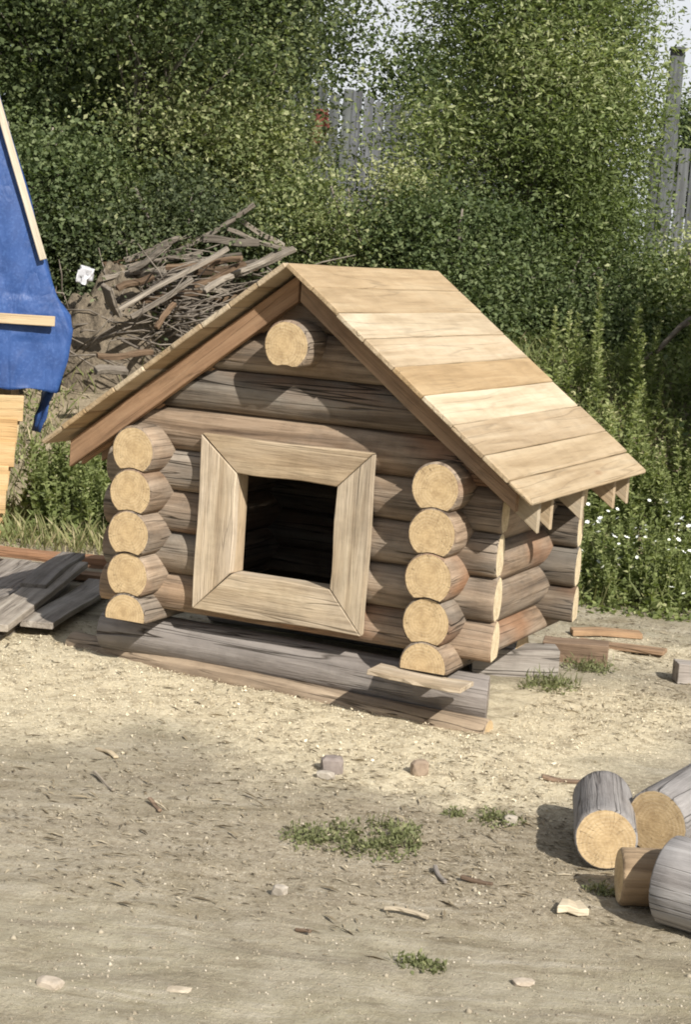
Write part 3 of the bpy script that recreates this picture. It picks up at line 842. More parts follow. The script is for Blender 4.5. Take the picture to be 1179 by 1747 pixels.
# rafters (vertical cut ends): a slanted board with plumb ends
def rafter(yc, thick, x_end, side, depth=0.115, z_drop=0.050, mat='rafter', seed=0, x_top=0.0):
    """side +1: right slope. top edge lies z_drop under the roof line"""
    rs = random.Random(seed)
    bm = bmesh.new()
    xs = [x_top + (x_end - x_top) * i / 6 for i in range(7)]
    rows = []
    for xx in xs:
        zt = ZR - z_drop - SLOPE * xx; zb = zt - depth
        w1 = 0.003 * math.sin(xx * 5 + seed)
        rows.append([bm.verts.new(c) for c in ((xx * side, -thick / 2 + w1, zb + w1), (xx * side, thick / 2 + w1, zb + w1), (xx * side, thick / 2 + w1, zt), (xx * side, -thick / 2 + w1, zt))])
    for i in range(6):
        for k in range(4):
            bm.faces.new((rows[i][k], rows[i + 1][k], rows[i + 1][(k + 1) % 4], rows[i][(k + 1) % 4]))
    bm.faces.new(rows[0]); bm.faces.new(rows[-1])
    bmesh.ops.recalc_face_normals(bm, faces=bm.faces)
    ed = [e for e in bm.edges if e.link_faces[0].normal.angle(e.link_faces[1].normal, 0) > 0.6]
    bmesh.ops.bevel(bm, geom=ed, offset=0.003, segments=1, affect='EDGES')
    # lay the fibres along local X
    ang = math.atan2(SLOPE, 1.0) * side
    Mx = Matrix.Translation((0, 0, ZR)) @ Matrix.Rotation(ang, 4, 'Y') if side > 0 else Matrix.Translation((0, 0, ZR)) @ Matrix.Rotation(ang, 4, 'Y')
    inv = Mx.inverted()
    for v in bm.verts: v.co = inv @ v.co
    me = bpy.data.meshes.new('rafter')
    bm.to_mesh(me); bm.free()
    o = link('rafter', me, ken, M[mat])
    o.matrix_basis = Matrix.Translation(K((XR, yc, 0))) @ Mx
    o.color = (*tone(seed + 300, 0.9, 1.12), 1)
    return o
rafter(0.105, 0.036, 1.066, -1, seed=1, x_top=0.004)
rafter(0.107, 0.036, 1.0, 1, seed=2, x_top=0.004)
for i, yy in enumerate((0.16, 0.32, 0.73, 1.19, 1.40)):
    rafter(yy + 0.03, 0.030, 1.066, 1, depth=0.150, seed=10 + i, x_top=0.30, mat='plank')
    rafter(yy + 0.03, 0.034, 1.060, -1, seed=20 + i, x_top=0.12)

# roof planks
cuts = [0.0, 0.118, 0.240, 0.362, 0.493, 0.626, 0.760, 0.897, 1.008, 1.112]
tones_r = [(0.98, 0.93, 0.84), (0.96, 0.92, 0.84), (1.16, 1.20, 1.24), (1.12, 1.13, 1.14), (0.96, 0.87, 0.72), (1.30, 1.36, 1.42), (0.97, 0.95, 0.92), (1.02, 1.00, 0.95), (1.00, 0.98, 0.93)]
sec = math.sqrt(1 + SLOPE * SLOPE)
rs = random.Random(5)
for side in (1, -1):
    for i in range(9):
        a, b = cuts[i] * sec, cuts[i + 1] * sec
        wd = (b - a) - 0.002
        y0, y1 = YF + rs.uniform(-0.006, 0.006), YB + rs.uniform(-0.012, 0.012)
        me = board_mesh('roof_plank', y1 - y0, wd, 0.022, seed=i + 40 * side, warp=0.0012, nx=10, wane=0.0012, bev=0.0035 if i < 8 else 0.008)
        o = link('roof_plank', me, ken, M['plank'])
        # local X -> +Y world, local Y -> down the slope, local Z -> outward
        n = Vector((SLOPE / sec * side, 0, 1 / sec)); dn = Vector((side / sec, 0, -SLOPE / sec))
        mid = Vector((XR, y0, ZR - 0.028)) + dn * (a + b) / 2 + n * (0.0015 * rs.uniform(-1, 1) - 0.001)
        yv = dn if side < 0 else dn
        rot = Matrix(((0, yv.x, n.x), (1, yv.y, n.y), (0, yv.z, n.z)))
        if rot.determinant() < 0:
            rot = Matrix(((0, -yv.x, n.x), (1, -yv.y, n.y), (0, -yv.z, n.z)))
        o.matrix_basis = Matrix.Translation(K(mid)) @ rot.to_4x4()
        tr_ = tones_r[i] if side > 0 else tones_r[(i * 4 + 3) % 9]
        o.color = (*tr_, 1)

# door frame: four mitred boards and the lining boards behind them
fx0, fx1, fz0, fz1 = 0.276, 1.071, 0.311, 1.062
ix0, ix1, iz0, iz1 = 0.452, 0.918, 0.486, 0.914
yfr, tfr = 0.096, 0.038
def frame_board(name, quad, along, tint, seed):
    """quad: outer a, outer b, inner b, inner a in (x,z); along 'x' or 'z'"""
    rs = random.Random(seed)
    ctr = Vector((sum(q[0] for q in quad) / 4, 0, sum(q[1] for q in quad) / 4))
    bm = bmesh.new()
    N = 6
    def pt(u, v):
        a = Vector(quad[0]).lerp(Vector(quad[1]), u); b = Vector(quad[3]).lerp(Vector(quad[2]), u)
        return a.lerp(b, v)
    fr, bk = [], []
    for i in range(N + 1):
        f_, b_ = [], []
        for v in (0, 1):
            p = pt(i / N, v)
            wb = 0.003 * math.sin(i * 1.3 + seed + v * 2)
            if along == 'x': c = (p.x - ctr.x, 0, p.y + wb - ctr.z)
            else: c = (p.x + wb - ctr.x, 0, p.y - ctr.z)
            # into local: X along
            if along == 'z': c = (c[2], c[1], -c[0])
            f_.append(bm.verts.new((c[0], 0, c[2]))); b_.append(bm.verts.new((c[0], tfr, c[2])))
        fr.append(f_); bk.append(b_)
    for i in range(N):
        bm.faces.new((fr[i][0], fr[i + 1][0], fr[i + 1][1], fr[i][1]))
        bm.faces.new((bk[i][0], bk[i][1], bk[i + 1][1], bk[i + 1][0]))
        bm.faces.new((fr[i][0], bk[i][0], bk[i + 1][0], fr[i + 1][0]))
        bm.faces.new((fr[i][1], fr[i + 1][1], bk[i + 1][1], bk[i][1]))
    for i in (0, N): bm.faces.new((fr[i][0], fr[i][1], bk[i][1], bk[i][0]))
    bmesh.ops.recalc_face_normals(bm, faces=bm.faces)
    ed = [e for e in bm.edges if e.link_faces[0].normal.angle(e.link_faces[1].normal, 0) > 0.6]
    bmesh.ops.bevel(bm, geom=ed, offset=0.003, segments=1, affect='EDGES')
    me = bpy.data.meshes.new(name); bm.to_mesh(me); bm.free()
    o = link(name, me, ken, M['frame'])
    o.location = K((ctr.x, yfr, ctr.z))
    if along == 'z': o.rotation_euler = (0, -math.pi / 2, 0)
    o.color = (*tint, 1)
    return o
g = 0.0022
frame_board('frame_board', [(fx0 + g, fz1), (fx1 - g, fz1), (ix1 - g, iz1), (ix0 + g, iz1)], 'x', (0.90, 0.84, 0.76), 1)
frame_board('frame_board', [(fx0 + g, fz0), (fx1 - g, fz0), (ix1 - g, iz0), (ix0 + g, iz0)], 'x', (1.02, 0.99, 0.93), 2)
frame_board('frame_board', [(fx0, fz0 + g), (fx0, fz1 - g), (ix0, iz1 - g), (ix0, iz0 + g)], 'z', (1.06, 1.04, 1.02), 3)
frame_board('frame_board', [(fx1, fz0 + g), (fx1, fz1 - g), (ix1, iz1 - g), (ix1, iz0 + g)], 'z', (0.94, 0.92, 0.88), 4)
def box_part(name, lo, hi, mat, tint=(1, 1, 1), parent=ken):
    lo, hi = Vector(lo), Vector(hi)
    d = hi - lo
    ax = max(range(3), key=lambda i: d[i])
    bm = bmesh.new()
    bmesh.ops.create_cube(bm, size=1)
    for v in bm.verts: v.co = Vector((v.co.x * d.x, v.co.y * d.y, v.co.z * d.z))
    bmesh.ops.bevel(bm, geom=list(bm.edges), offset=0.002, segments=1, affect='EDGES')
    if ax != 0:
        rotm = Matrix.Rotation(-math.pi / 2, 3, 'Z') if ax == 1 else Matrix.Rotation(math.pi / 2, 3, 'Y')
        for v in bm.verts: v.co = rotm @ v.co
    me = bpy.data.meshes.new(name); bm.to_mesh(me); bm.free()
    o = link(name, me, parent, M[mat])
    o.location = Vector(K((lo + hi) / 2)) if parent is ken else (lo + hi) / 2
    if ax != 0: o.rotation_euler = (0, 0, math.pi / 2) if ax == 1 else (0, -math.pi / 2, 0)
    o.color = (*tint, 1)
    return o
yl0, yl1 = yfr + tfr + 0.002, 0.215
box_part('jamb_board', (ix0 - 0.030, yl0 - 0.03, iz0 - 0.001), (ix0 - 0.003, yl1, iz1), 'frame', (1.05, 0.98, 0.88)).name
box_part('jamb_board', (ix1 + 0.003, yl0, iz0), (ix1 + 0.030, yl1, iz1), 'frame')
box_part('jamb_board', (ix0 - 0.030, yl0, iz0 - 0.03), (ix1 + 0.030, yl1, iz0 - 0.003), 'frame')
box_part('jamb_board', (ix0 - 0.030, yl0, iz1 + 0.003), (ix1 + 0.030, yl1, iz1 + 0.03), 'frame')
# floor boards inside; their dark tint paints in the indoor shade
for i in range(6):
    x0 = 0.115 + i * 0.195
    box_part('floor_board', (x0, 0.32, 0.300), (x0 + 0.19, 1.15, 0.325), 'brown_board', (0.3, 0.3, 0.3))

# ------------------------------------------------------------------ timbers under and around the kennel
GS = 'timbers propping up the kennel'
o = put_log('sleeper_log', (-0.24, 0.265, 0.125), (1.605, 0.205, 0.116), 0.096, mat='grey_log', seed=81, nlen=16, knobs=0.02, bend=0.01, shear=0.34, bev=0.004)
o.data.materials[1] = M['grey_board']
tag(o, 'long grey round log lying under the front wall of the kennel', 'log', GS)
o.color = (0.92, 0.88, 0.84, 1)
o = put_log('half_log', (-0.46, 0.33, -0.004), (1.65, 0.120, -0.008), 0.074, mat='grey_log', seed=82, nlen=22, knobs=0.09, bend=-0.065, bev=0.006, shear=0.2)
tag(o, 'brown half buried log in the sawdust along the front of the grey log', 'log', GS)
o.color = (1.25, 1.03, 0.76, 1)
o = put_board('shim_board', (1.20, -0.045, 0.206), (1.60, -0.03, 0.200), 0.15, 0.020, 'frame', warp=0.005, wane=0.006, seed=4)
tag(o, 'thin splintered board wedged under the front right stack of log ends', 'board', GS)
o = put_log('sleeper_log', (-0.24, 1.24, 0.105), (1.38, 1.25, 0.105), 0.10, mat='grey_log', seed=83)
tag(o, 'round log lying under the back wall of the kennel', 'log', GS)
o = put_board('support_block', (1.18, 1.12, 0.0), (1.535, 1.30, 0.0), 0.15, 0.13, 'grey_board', seed=9, warp=0.004)
tag(o, 'squat grey timber block under the right wall of the kennel', 'block', GS)
me = o.data
me.materials.append(M['end'])
o = put_board('support_block', (1.36, 1.62, 0.0), (1.66, 1.70, 0.0), 0.14, 0.10, 'brown_board', seed=10, warp=0.004)
tag(o, 'small brown timber block beneath the back right corner of the kennel', 'block', GS)

# ------------------------------------------------------------------ cut logs in the foreground
GC = 'cut log pieces lying at the right edge'
o = put_log('log_piece', (2.545, -1.25, 0.112), (2.405, -0.83, 0.112), 0.099, mat='grey_log', seed=91, knobs=0.02, bev=0.006)
tag(o, 'short grey log piece with round yellow sawn end, leftmost of the cut pieces', 'log', GC)
o = put_log('log_piece', (2.640, -1.02, 0.122), (2.74, -0.50, 0.160), 0.110, mat='grey_log', seed=92, knobs=0.03, bev=0.006)
tag(o, 'blue grey log piece with a knobbly back lying behind the leftmost cut piece', 'log', GC)
o = put_log('log_piece', (2.655, -1.475, 0.085), (2.90, -1.36, 0.088), 0.086, mat='grey_log', seed=93, flat=None, bev=0.008)
tag(o, 'stubby brown log piece in the shade between the other cut pieces', 'log', GC)
o.color = (1.30, 1.02, 0.68, 1)
o = put_log('log_piece', (2.815, -1.525, 0.122), (3.50, -1.66, 0.125), 0.128, mat='grey_log', seed=94, knobs=0.025, bev=0.006)
tag(o, 'thick pale grey log piece running out of the picture, nearest of the cut pieces', 'log', GC)
o.color = (1.3, 1.32, 1.34, 1)

# ------------------------------------------------------------------ loose things on the ground
def thing_rock(name, label, cat, x, y, sx, sy, sz, mat, seed, rz=0.0, tint=(1, 1, 1), sink=0.25):
    me = rock_mesh(name, sx, sy, sz, seed)
    o = link(name, me, None, M[mat])
    o.location = (x, y, hz(x, y) + sz * (0.75 - sink)); o.rotation_euler = (0, 0, rz)
    o.color = (*tint, 1)
    tag(o, label, cat)
    return o
thing_rock('stone', 'pale angular stone alone on the dirt left of centre', 'stone', 1.79, -1.99, 0.030, 0.022, 0.022, 'stone', 1)
thing_rock('stone', 'flat pale stone in the wheel track nearest the camera', 'stone', 1.90, -2.76, 0.042, 0.028, 0.012, 'stone', 2, 0.3, (1.2, 1.15, 1.05))
thing_rock('stone', 'dark grey broken stone at the lower edge of the sawdust', 'stone', 1.385, -0.79, 0.055, 0.045, 0.048, 'grey_stone', 3, 0.6, (0.75, 0.72, 0.68))
thing_rock('stone', 'small pale chip of stone leaning on the dark grey stone', 'stone', 1.40, -0.87, 0.045, 0.025, 0.02, 'stone', 4, 0.2)
thing_rock('stone', 'brown upright stone beside the sawdust right of the dark grey one', 'stone', 1.66, -0.63, 0.045, 0.03, 0.045, 'grey_stone', 5, 0.9, (1.0, 0.88, 0.68))
thing_rock('stone', 'whitish stone bedded in the dirt at the lower left', 'stone', 1.62, -2.92, 0.045, 0.035, 0.02, 'stone', 6, 0.1, (1.15, 1.1, 1.05))
thing_rock('stone', 'flat whitish stone in the dirt below the thick grey log', 'stone', 2.62, -2.20, 0.040, 0.025, 0.010, 'stone', 7, 0.7, (1.2, 1.15, 1.1))
thing_rock('stone', 'whitish lump of stone at the bottom right of the track', 'stone', 2.82, -2.55, 0.05, 0.035, 0.015, 'stone', 8, 0.4, (1.1, 1.05, 1.0))
thing_rock('stone', 'small grey stone by the weeds left of the leftmost cut log', 'stone', 2.14, -0.98, 0.03, 0.02, 0.025, 'stone', 9, 0.4)
def ground_board(name, label, cat, a, b, w_, t_, mat, lift=0.004, group=None, tint=(1, 1, 1), seed=0, tilt=0.0, **kw):
    za, zb = hz(*a) + lift, hz(*b) + lift
    o = put_board(name, (a[0], a[1], za), (b[0], b[1], zb + tilt), w_, t_, mat, seed=seed, tint=tint, **kw)
    tag(o, label, cat, group)
    return o
ground_board('wood_chip', 'fresh cream wood chip below the leftmost cut log', 'chip', (2.53, -1.64), (2.60, -1.61), 0.075, 0.022, 'pale_batten', 0.004, tint=(1.15, 1.15, 1.1), seed=1, wane=0.008, nx=3, cut0=0.02, cut1=-0.02)
ground_board('stick', 'pale peeled stick lying on the dirt below the green weeds', 'stick', (2.10, -1.935), (2.235, -1.925), 0.014, 0.012, 'pale_batten', 0.004, tint=(0.8, 0.78, 0.74), seed=2, wane=0.002)
ground_board('stick', 'short grey stick pointing at the weeds', 'stick', (2.10, -1.55), (2.17, -1.645), 0.014, 0.012, 'grey_board', 0.003, seed=3)
ground_board('stick', 'dark short stick left of the leftmost cut log', 'stick', (2.20, -1.59), (2.30, -1.575), 0.016, 0.012, 'brown_board', 0.003, tint=(0.6, 0.6, 0.6), seed=4)
ground_board('stick', 'small dark stick in the track near the pale angular stone', 'stick', (1.96, -2.22), (2.01, -2.235), 0.012, 0.010, 'brown_board', 0.003, tint=(0.7, 0.7, 0.7), seed=5)
ground_board('splinter', 'pale split splinter at the lower left of the sawdust', 'splinter', (0.56, -1.05), (0.68, -1.12), 0.022, 0.010, 'pale_batten', 0.003, tint=(0.9, 0.85, 0.75), seed=6)
ground_board('splinter', 'thin grey splinter left of the green weeds', 'splinter', (0.72, -1.33), (0.90, -1.48), 0.014, 0.008, 'grey_board', 0.003, tint=(1.2, 1.15, 1.0), seed=7)
ground_board('stick', 'brown twig on the dirt left of the dark grey stone', 'stick', (1.05, -1.50), (1.14, -1.58), 0.014, 0.010, 'brown_board', 0.003, seed=8)
ground_board('bark_strip', 'curled brown strip of bark on the sawdust left of the cut logs', 'bark', (2.05, -0.40), (2.24, -0.33), 0.035, 0.012, 'brown_board', 0.003, seed=9, wane=0.006)
ground_board('board', 'long thin brown board lying on the ground behind the kennel', 'board', (1.40, 2.05), (1.84, 2.08), 0.10, 0.022, 'brown_board', 0.003, tint=(1.3, 1.25, 1.15), seed=10)
ground_board('board', 'short brown board under the weeds at the back right corner', 'board', (1.30, 2.25), (1.62, 2.42), 0.09, 0.03, 'brown_board', 0.003, tint=(1.5, 1.4, 1.2), seed=20)
ground_board('timber_block', 'pale grey sawn block lying at the right edge beyond the sawdust', 'block', (2.02, 1.58), (2.24, 1.70), 0.11, 0.095, 'grey_board', 0.0, tint=(1.3, 1.3, 1.32), seed=11)

# boards stacked to the left of the kennel
GP = 'boards lying in a stack left of the kennel'
stack = [
    ((-0.66, 0.32), (-1.02, 1.45), 0.155, 0.030, 0.055, 'grey_board', (1.0, 0.98, 0.94), 'grey board lying beside the kennel corner, innermost of the stack'),
    ((-0.70, 0.02), (-1.25, 1.50), 0.165, 0.034, 0.090, 'grey_board', (1.15, 1.12, 1.05), 'pale grey board with a bright sawn end, nearest to the camera in the stack'),
    ((-0.93, 0.05), (-1.45, 1.55), 0.150, 0.032, 0.088, 'grey_board', (0.85, 0.84, 0.83), 'grey board second from the near end of the stack at the left edge'),
    ((-1.12, 0.20), (-1.66, 1.60), 0.150, 0.032, 0.060, 'grey_board', (0.95, 0.93, 0.90), 'low grey board in the middle of the stack left of the kennel'),
    ((-1.02, 0.80), (-1.32, 1.62), 0.130, 0.030, 0.126, 'grey_board', (0.75, 0.74, 0.72), 'dark grey short board lying on top of the stack'),
    ((-0.78, 0.10), (-1.30, 1.42), 0.160, 0.035, 0.022, 'grey_board', (0.8, 0.78, 0.74), 'grey board at the bottom of the stack on the sawdust'),
    ((-1.45, 0.35), (-1.98, 1.70), 0.150, 0.035, 0.020, 'grey_board', (0.8, 0.78, 0.74), 'grey board on the ground at the outer side of the stack'),
    ((-2.60, 1.62), (-1.10, 1.92), 0.120, 0.040, 0.060, 'brown_board', (1.4, 1.1, 0.9), 'reddish brown board lying crosswise behind the grey stack'),
    ((-2.75, 1.86), (-1.35, 2.10), 0.110, 0.040, 0.020, 'brown_board', (1.15, 1.0, 0.9), 'brown board lying crosswise below the grass by the blue tarp shed'),
    ((-2.50, 1.40), (-0.98, 1.74), 0.110, 0.036, 0.024, 'brown_board', (1.0, 0.9, 0.8), 'dark brown board lying crosswise right behind the grey stack'),
]
for i, (a, b, w_, t_, lift, mt, tn, lb) in enumerate(stack):
    o = put_board('board', (*a, lift - 0.01), (*b, lift - 0.01 + 0.02 * math.sin(i * 2.1)), w_, t_, mt, seed=100 + i, tint=tn, warp=0.006)
    tag(o, lb, 'board', GP)

# ------------------------------------------------------------------ shed wrapped in blue tarp
def build_shed():
    root = empty('tarp_shed', (-2.35, 2.55, 0.0), YAW + 0.215)
    tag(root, 'small board shed with its steep roof wrapped in blue tarp held by pale battens', 'shed')
    # lapped boards: front face at local y=0, right edge at x=0
    bh = 0.142
    variants = [board_mesh('wall_board', 1.5, bh + 0.012, 0.03, seed=60 + k, warp=0.003, nx=4) for k in range(3)]
    for v in variants: v.materials.append(M['yellow_board'])
    for sidey in (0, 1):
        for k in range(6):
            o = link('wall_board', variants[k % 3], root)
            zc = 0.09 + k * bh
            # lapped: lower edge stands out
            tilt = 0.10
            if sidey == 0:
                o.matrix_basis = Matrix.Translation((-1.5 + 0.012 * (k % 2) - 0.10 + 0.02 * k, -0.035, zc)) @ Matrix.Rotation(math.pi / 2 + tilt, 4, 'X')
            else:
                o.matrix_basis = Matrix.Translation((-0.02 - 0.10 + 0.02 * k, -0.02, zc)) @ Matrix.Rotation(math.pi / 2, 4, 'Z') @ Matrix.Rotation(math.pi / 2 + tilt, 4, 'X')
            o.color = (*tone(400 + k + sidey * 9, 0.92, 1.08), 1)
    # tarp: a wrapped gable, section swept back
    half = [(0.205, 0.90), (0.262, 1.10), (0.282, 1.27), (0.245, 1.36), (0.175, 1.49), (0.100, 1.68), (-0.02, 2.04), (-0.15, 2.44), (-0.42, 3.25), (-0.74, 4.05)]
    V = []; F = []
    cx = -0.75
    outl = half + [(2 * cx - a, b) for a, b in half[::-1]]
    depths = [0.0, 0.03, 0.3, 0.7, 1.1, 1.5, 1.8]
    n = len(outl)
    for j, d in enumerate(depths):
        for i, (a, b) in enumerate(outl):
            s = 0.985 if j == 0 else 1.0
            wv = 0.018 * math.sin(i * 1.9 + j * 2.3) * (0 if j < 1 else 1)
            V.append((cx + (a - cx) * s + wv, -0.07 + d + 0.010 * math.sin(i * 2.2), b + 0.5 * wv))
    for j in range(len(depths) - 1):
        for i in range(n - 1):
            F.append((j * n + i, j * n + i + 1, (j + 1) * n + i + 1, (j + 1) * n + i))
    # front sheet: a fine grid with slack folds running down from the battens
    base = len(V)
    NX, NR = 60, 70
    hx = np.array([a for a, b in half]); hzz = np.array([b for a, b in half]); tt = np.linspace(0, 1, len(half))
    for i in range(NR + 1):
        t_ = i / NR
        xr = float(np.interp(t_, tt, hx)); zr_ = float(np.interp(t_, tt, hzz)); xl = 2 * cx - xr
        for k in range(NX + 1):
            u = k / NX
            e = min(1.0, 8 * u, 8 * (1 - u))
            xx = xr + (xl - xr) * u
            d = 0.075 * float(fbm(xx * 5.5 + 0.6 * zr_, zr_ * 1.5, 3, 151)) + 0.022 * float(fbm(xx * 22 - 5 * zr_, zr_ * 5, 2, 157))
            if abs(zr_ - 1.335) < 0.12: d *= 0.35
            zz = zr_ + (0.02 * math.sin(k * 0.55) + 0.03 * math.sin(k * 0.21) if i == 0 else 0) * e
            V.append((xx, -0.078 - e * (0.02 + max(d, -0.03)), zz))
    for i in range(NR):
        for k in range(NX):
            a = base + i * (NX + 1) + k
            F.append((a, a + 1, a + NX + 2, a + NX + 1))
    o = mesh_np('tarp', np.array(V), np.array(F), M['tarp'], root, True)
    md = o.modifiers.new('thick', 'SOLIDIFY'); md.thickness = 0.006
    # hanging flap
    Vf = []; Ff = []
    for j in range(7):
        for k in range(4):
            Vf.append((0.195 - 0.055 * k / 3 - 0.012 * j + 0.006 * math.sin(j * 2 + k), 0.02 + 0.10 * k / 3 + 0.012 * math.sin(j * 1.3 + k * 2), 0.93 - 0.047 * j))
    for j in range(6):
        for k in range(3):
            a = j * 4 + k; Ff.append((a, a + 1, a + 5, a + 4))
    o = mesh_np('tarp_flap', np.array(Vf), np.array(Ff), M['tarp'], root, True)
    md = o.modifiers.new('thick', 'SOLIDIFY'); md.thickness = 0.006
    put_board('batten', (-0.50, -0.125, 3.42), (0.085, -0.115, 1.69), 0.042, 0.022, 'pale_batten', root, roll=math.pi / 2, seed=3, warp=0.002)
    put_board('batten', (-1.4, -0.150, 1.335), (0.170, -0.135, 1.335), 0.060, 0.025, 'pale_batten', root, roll=math.pi / 2, seed=4, warp=0.003, tint=(0.95, 0.84, 0.68))
    # corner posts
    put_board('corner_post', (-0.10, 0.06, 0.0), (-0.10, 0.06, 1.0), 0.07, 0.07, 'yellow_board', root, nx=2)
    put_board('corner_post', (-1.42, 0.06, 0.0), (-1.42, 0.06, 1.0), 0.07, 0.07, 'yellow_board', root, nx=2)
    return root
build_shed()

# ------------------------------------------------------------------ heap of old boards on the bank
GH = 'old boards and poles in the heap on the bank'
def heap_board(u0, v0, d0, u1, v1, d1, w_, t_, mat, tint, label, seed):
    """ends given as (lateral, height above the yard, distance)"""
    a = back(u0, d0); b = back(u1, d1)
    o = put_board('old_board', (*a, v0), (*b, v1), w_, t_, mat, seed=seed, tint=tint, roll=0.5 if w_ > 0.06 else 0.2, warp=0.01, wane=0.004)
    tag(o, label, 'board', GH)
def pxl(u, v, d):      # lateral and height of a direction of view at distance d
    p = fwd + r2 * ((u - 589.5) / 3111.3) + u2 * ((873.5 - v) / 3111.3)
    k = d / (p.x * FH[0] + p.y * FH[1])
    return (p.x * RH[0] + p.y * RH[1]) * k, CAM.z + p.z * k
heap = [
    ((180, 468), (345, 432), 13.9, 0.06, 0.03, 'grey_board', 1.3, 'grey pole on the heap sloping gently up to the right, topmost of its row'),
    ((175, 480), (350, 447), 13.7, 0.07, 0.03, 'grey_board', 1.5, 'pale grey board on the heap just below the topmost sloping pole'),
    ((195, 492), (330, 470), 13.5, 0.06, 0.03, 'grey_board', 1.2, 'grey board third down in the row of sloping boards'),
    ((190, 540), (390, 425), 13.2, 0.07, 0.03, 'grey_board', 1.6, 'long pale pole crossing the heap steeply from lower left to upper right'),
    ((225, 545), (330, 480), 13.1, 0.05, 0.03, 'grey_board', 1.25, 'short pole parallel to and below the long pale pole'),
    ((175, 455), (250, 440), 14.1, 0.08, 0.03, 'brown_board', 1.0, 'brown board at the top left of the heap'),
    ((200, 418), (260, 420), 14.3, 0.09, 0.03, 'grey_board', 0.8, 'dark short board at the very top left of the heap'),
    ((178, 490), (195, 540), 13.0, 0.12, 0.03, 'grey_board', 1.2, 'short wide grey board standing on end at the left of the heap'),
    ((385, 395), (490, 430), 14.2, 0.06, 0.03, 'grey_board', 1.1, 'grey pole sticking out to the right over the heap'),
    ((410, 380), (480, 425), 14.3, 0.05, 0.04, 'grey_board', 1.3, 'thin grey branch pointing up out of the heap top'),
    ((380, 475), (470, 440), 13.6, 0.08, 0.03, 'grey_board', 1.35, 'crooked pale board at the right end of the heap'),
    ((330, 490), (420, 455), 13.4, 0.07, 0.03, 'brown_board', 0.9, 'dark brown board in the middle of the heap'),
    ((300, 420), (400, 410), 14.4, 0.10, 0.04, 'brown_board', 0.7, 'dark brown board across the back of the heap'),
    ((345, 415), (440, 418), 14.0, 0.07, 0.05, 'grey_board', 0.8, 'dark grey beam near the top of the heap'),
    ((165, 612), (260, 606), 12.5, 0.06, 0.035, 'brown_board', 1.0, 'brown pole lying on the bank below the heap'),
    ((160, 636), (215, 634), 12.3, 0.09, 0.035, 'grey_board', 1.1, 'grey slab lying on the bank by the roof of the kennel'),
    ((265, 560), (300, 520), 13.0, 0.05, 0.03, 'brown_board', 1.3, 'short brown stick leaning on the front of the heap'),
    ((350, 500), (395, 470), 13.3, 0.06, 0.03, 'grey_board', 1.5, 'pale broken board low at the right of the heap'),
    ((225, 470), (440, 462), 13.8, 0.08, 0.05, 'brown_board', 0.6, 'dark beam lying level through the middle of the heap'),
    ((240, 515), (345, 505), 13.3, 0.08, 0.04, 'brown_board', 0.75, 'dark board at the bottom of the heap'),
]
for i, (a, b, d, w_, t_, mt, g_, lb) in enumerate(heap):
    l0, z0 = pxl(*a, d); l1, z1 = pxl(*b, d + 0.15)
    g_ *= 0.66; heap_board(l0, z0, d, l1, z1, d + 0.15, w_ * (0.72 if w_ < 0.1 else 1), t_, mt, (g_, g_ * 0.96, g_ * 0.88), lb, 200 + i)
rs = random.Random(77)
for i in range(26):
    u, v = rs.gauss(330, 75), rs.gauss(478, 30)
    d = rs.uniform(13.4, 14.4); L = rs.uniform(60, 150); sl_ = rs.gauss(-0.28, 0.22)
    l0, z0 = pxl(u - L / 2, v - sl_ * L / 2, d); l1, z1 = pxl(u + L / 2, v + sl_ * L / 2, d + rs.uniform(-0.3, 0.3))
    g_ = rs.uniform(0.5, 1.0)
    a = back(l0, d); b = back(l1, d + rs.uniform(-0.25, 0.25))
    o = put_board('old_board', (*a, max(z0, hz(*a) + 0.03)), (*b, max(z1, hz(*b) + 0.03)), rs.uniform(0.03, 0.06), 0.03, rs.choice(['grey_board', 'grey_board', 'brown_board']), seed=300 + i, tint=(g_, g_ * 0.96, g_ * 0.88), roll=0.4, warp=0.012, wane=0.004)
    tag(o, 'weathered old pole or board lying in the tangle of the heap on the bank', 'board', GH)
# brush in the heap: a tangle of twigs nobody could count
parts = []
for i in range(300):
    u, v = rng.normal(300, 95), rng.normal(490, 45)
    d = rng.uniform(13.0, 14.6)
    l0, z0 = pxl(u, v, d)
    x, y = back(l0, d); zz = max(hz(x, y) + 0.02, min(z0, hz(x, y) + 0.55 + 0.2 * math.sin(u * 0.03)))
    L = rng.uniform(0.15, 0.6); a = rng.normal(0.25, 0.6)
    e = Vector((math.cos(a) * RH[0], math.cos(a) * RH[1] + rng.uniform(-0.4, 0.4), math.sin(a) * 0.7)) * L
    p = Vector((x, y, zz))
    parts.append(tube_np([p, p + e * 0.5 + Vector((rng.uniform(-0.05, 0.05), 0, rng.uniform(-0.07, 0.07))), p + e], [rng.uniform(0.005, 0.012), 0.006, 0.003], 4))
V, F = join_np(parts)
o = mesh_np('brushwood', V, F, M['twig'])
tag(o, 'tangle of dry grey twigs filling the heap of old boards on the bank', 'brushwood', kind='stuff')
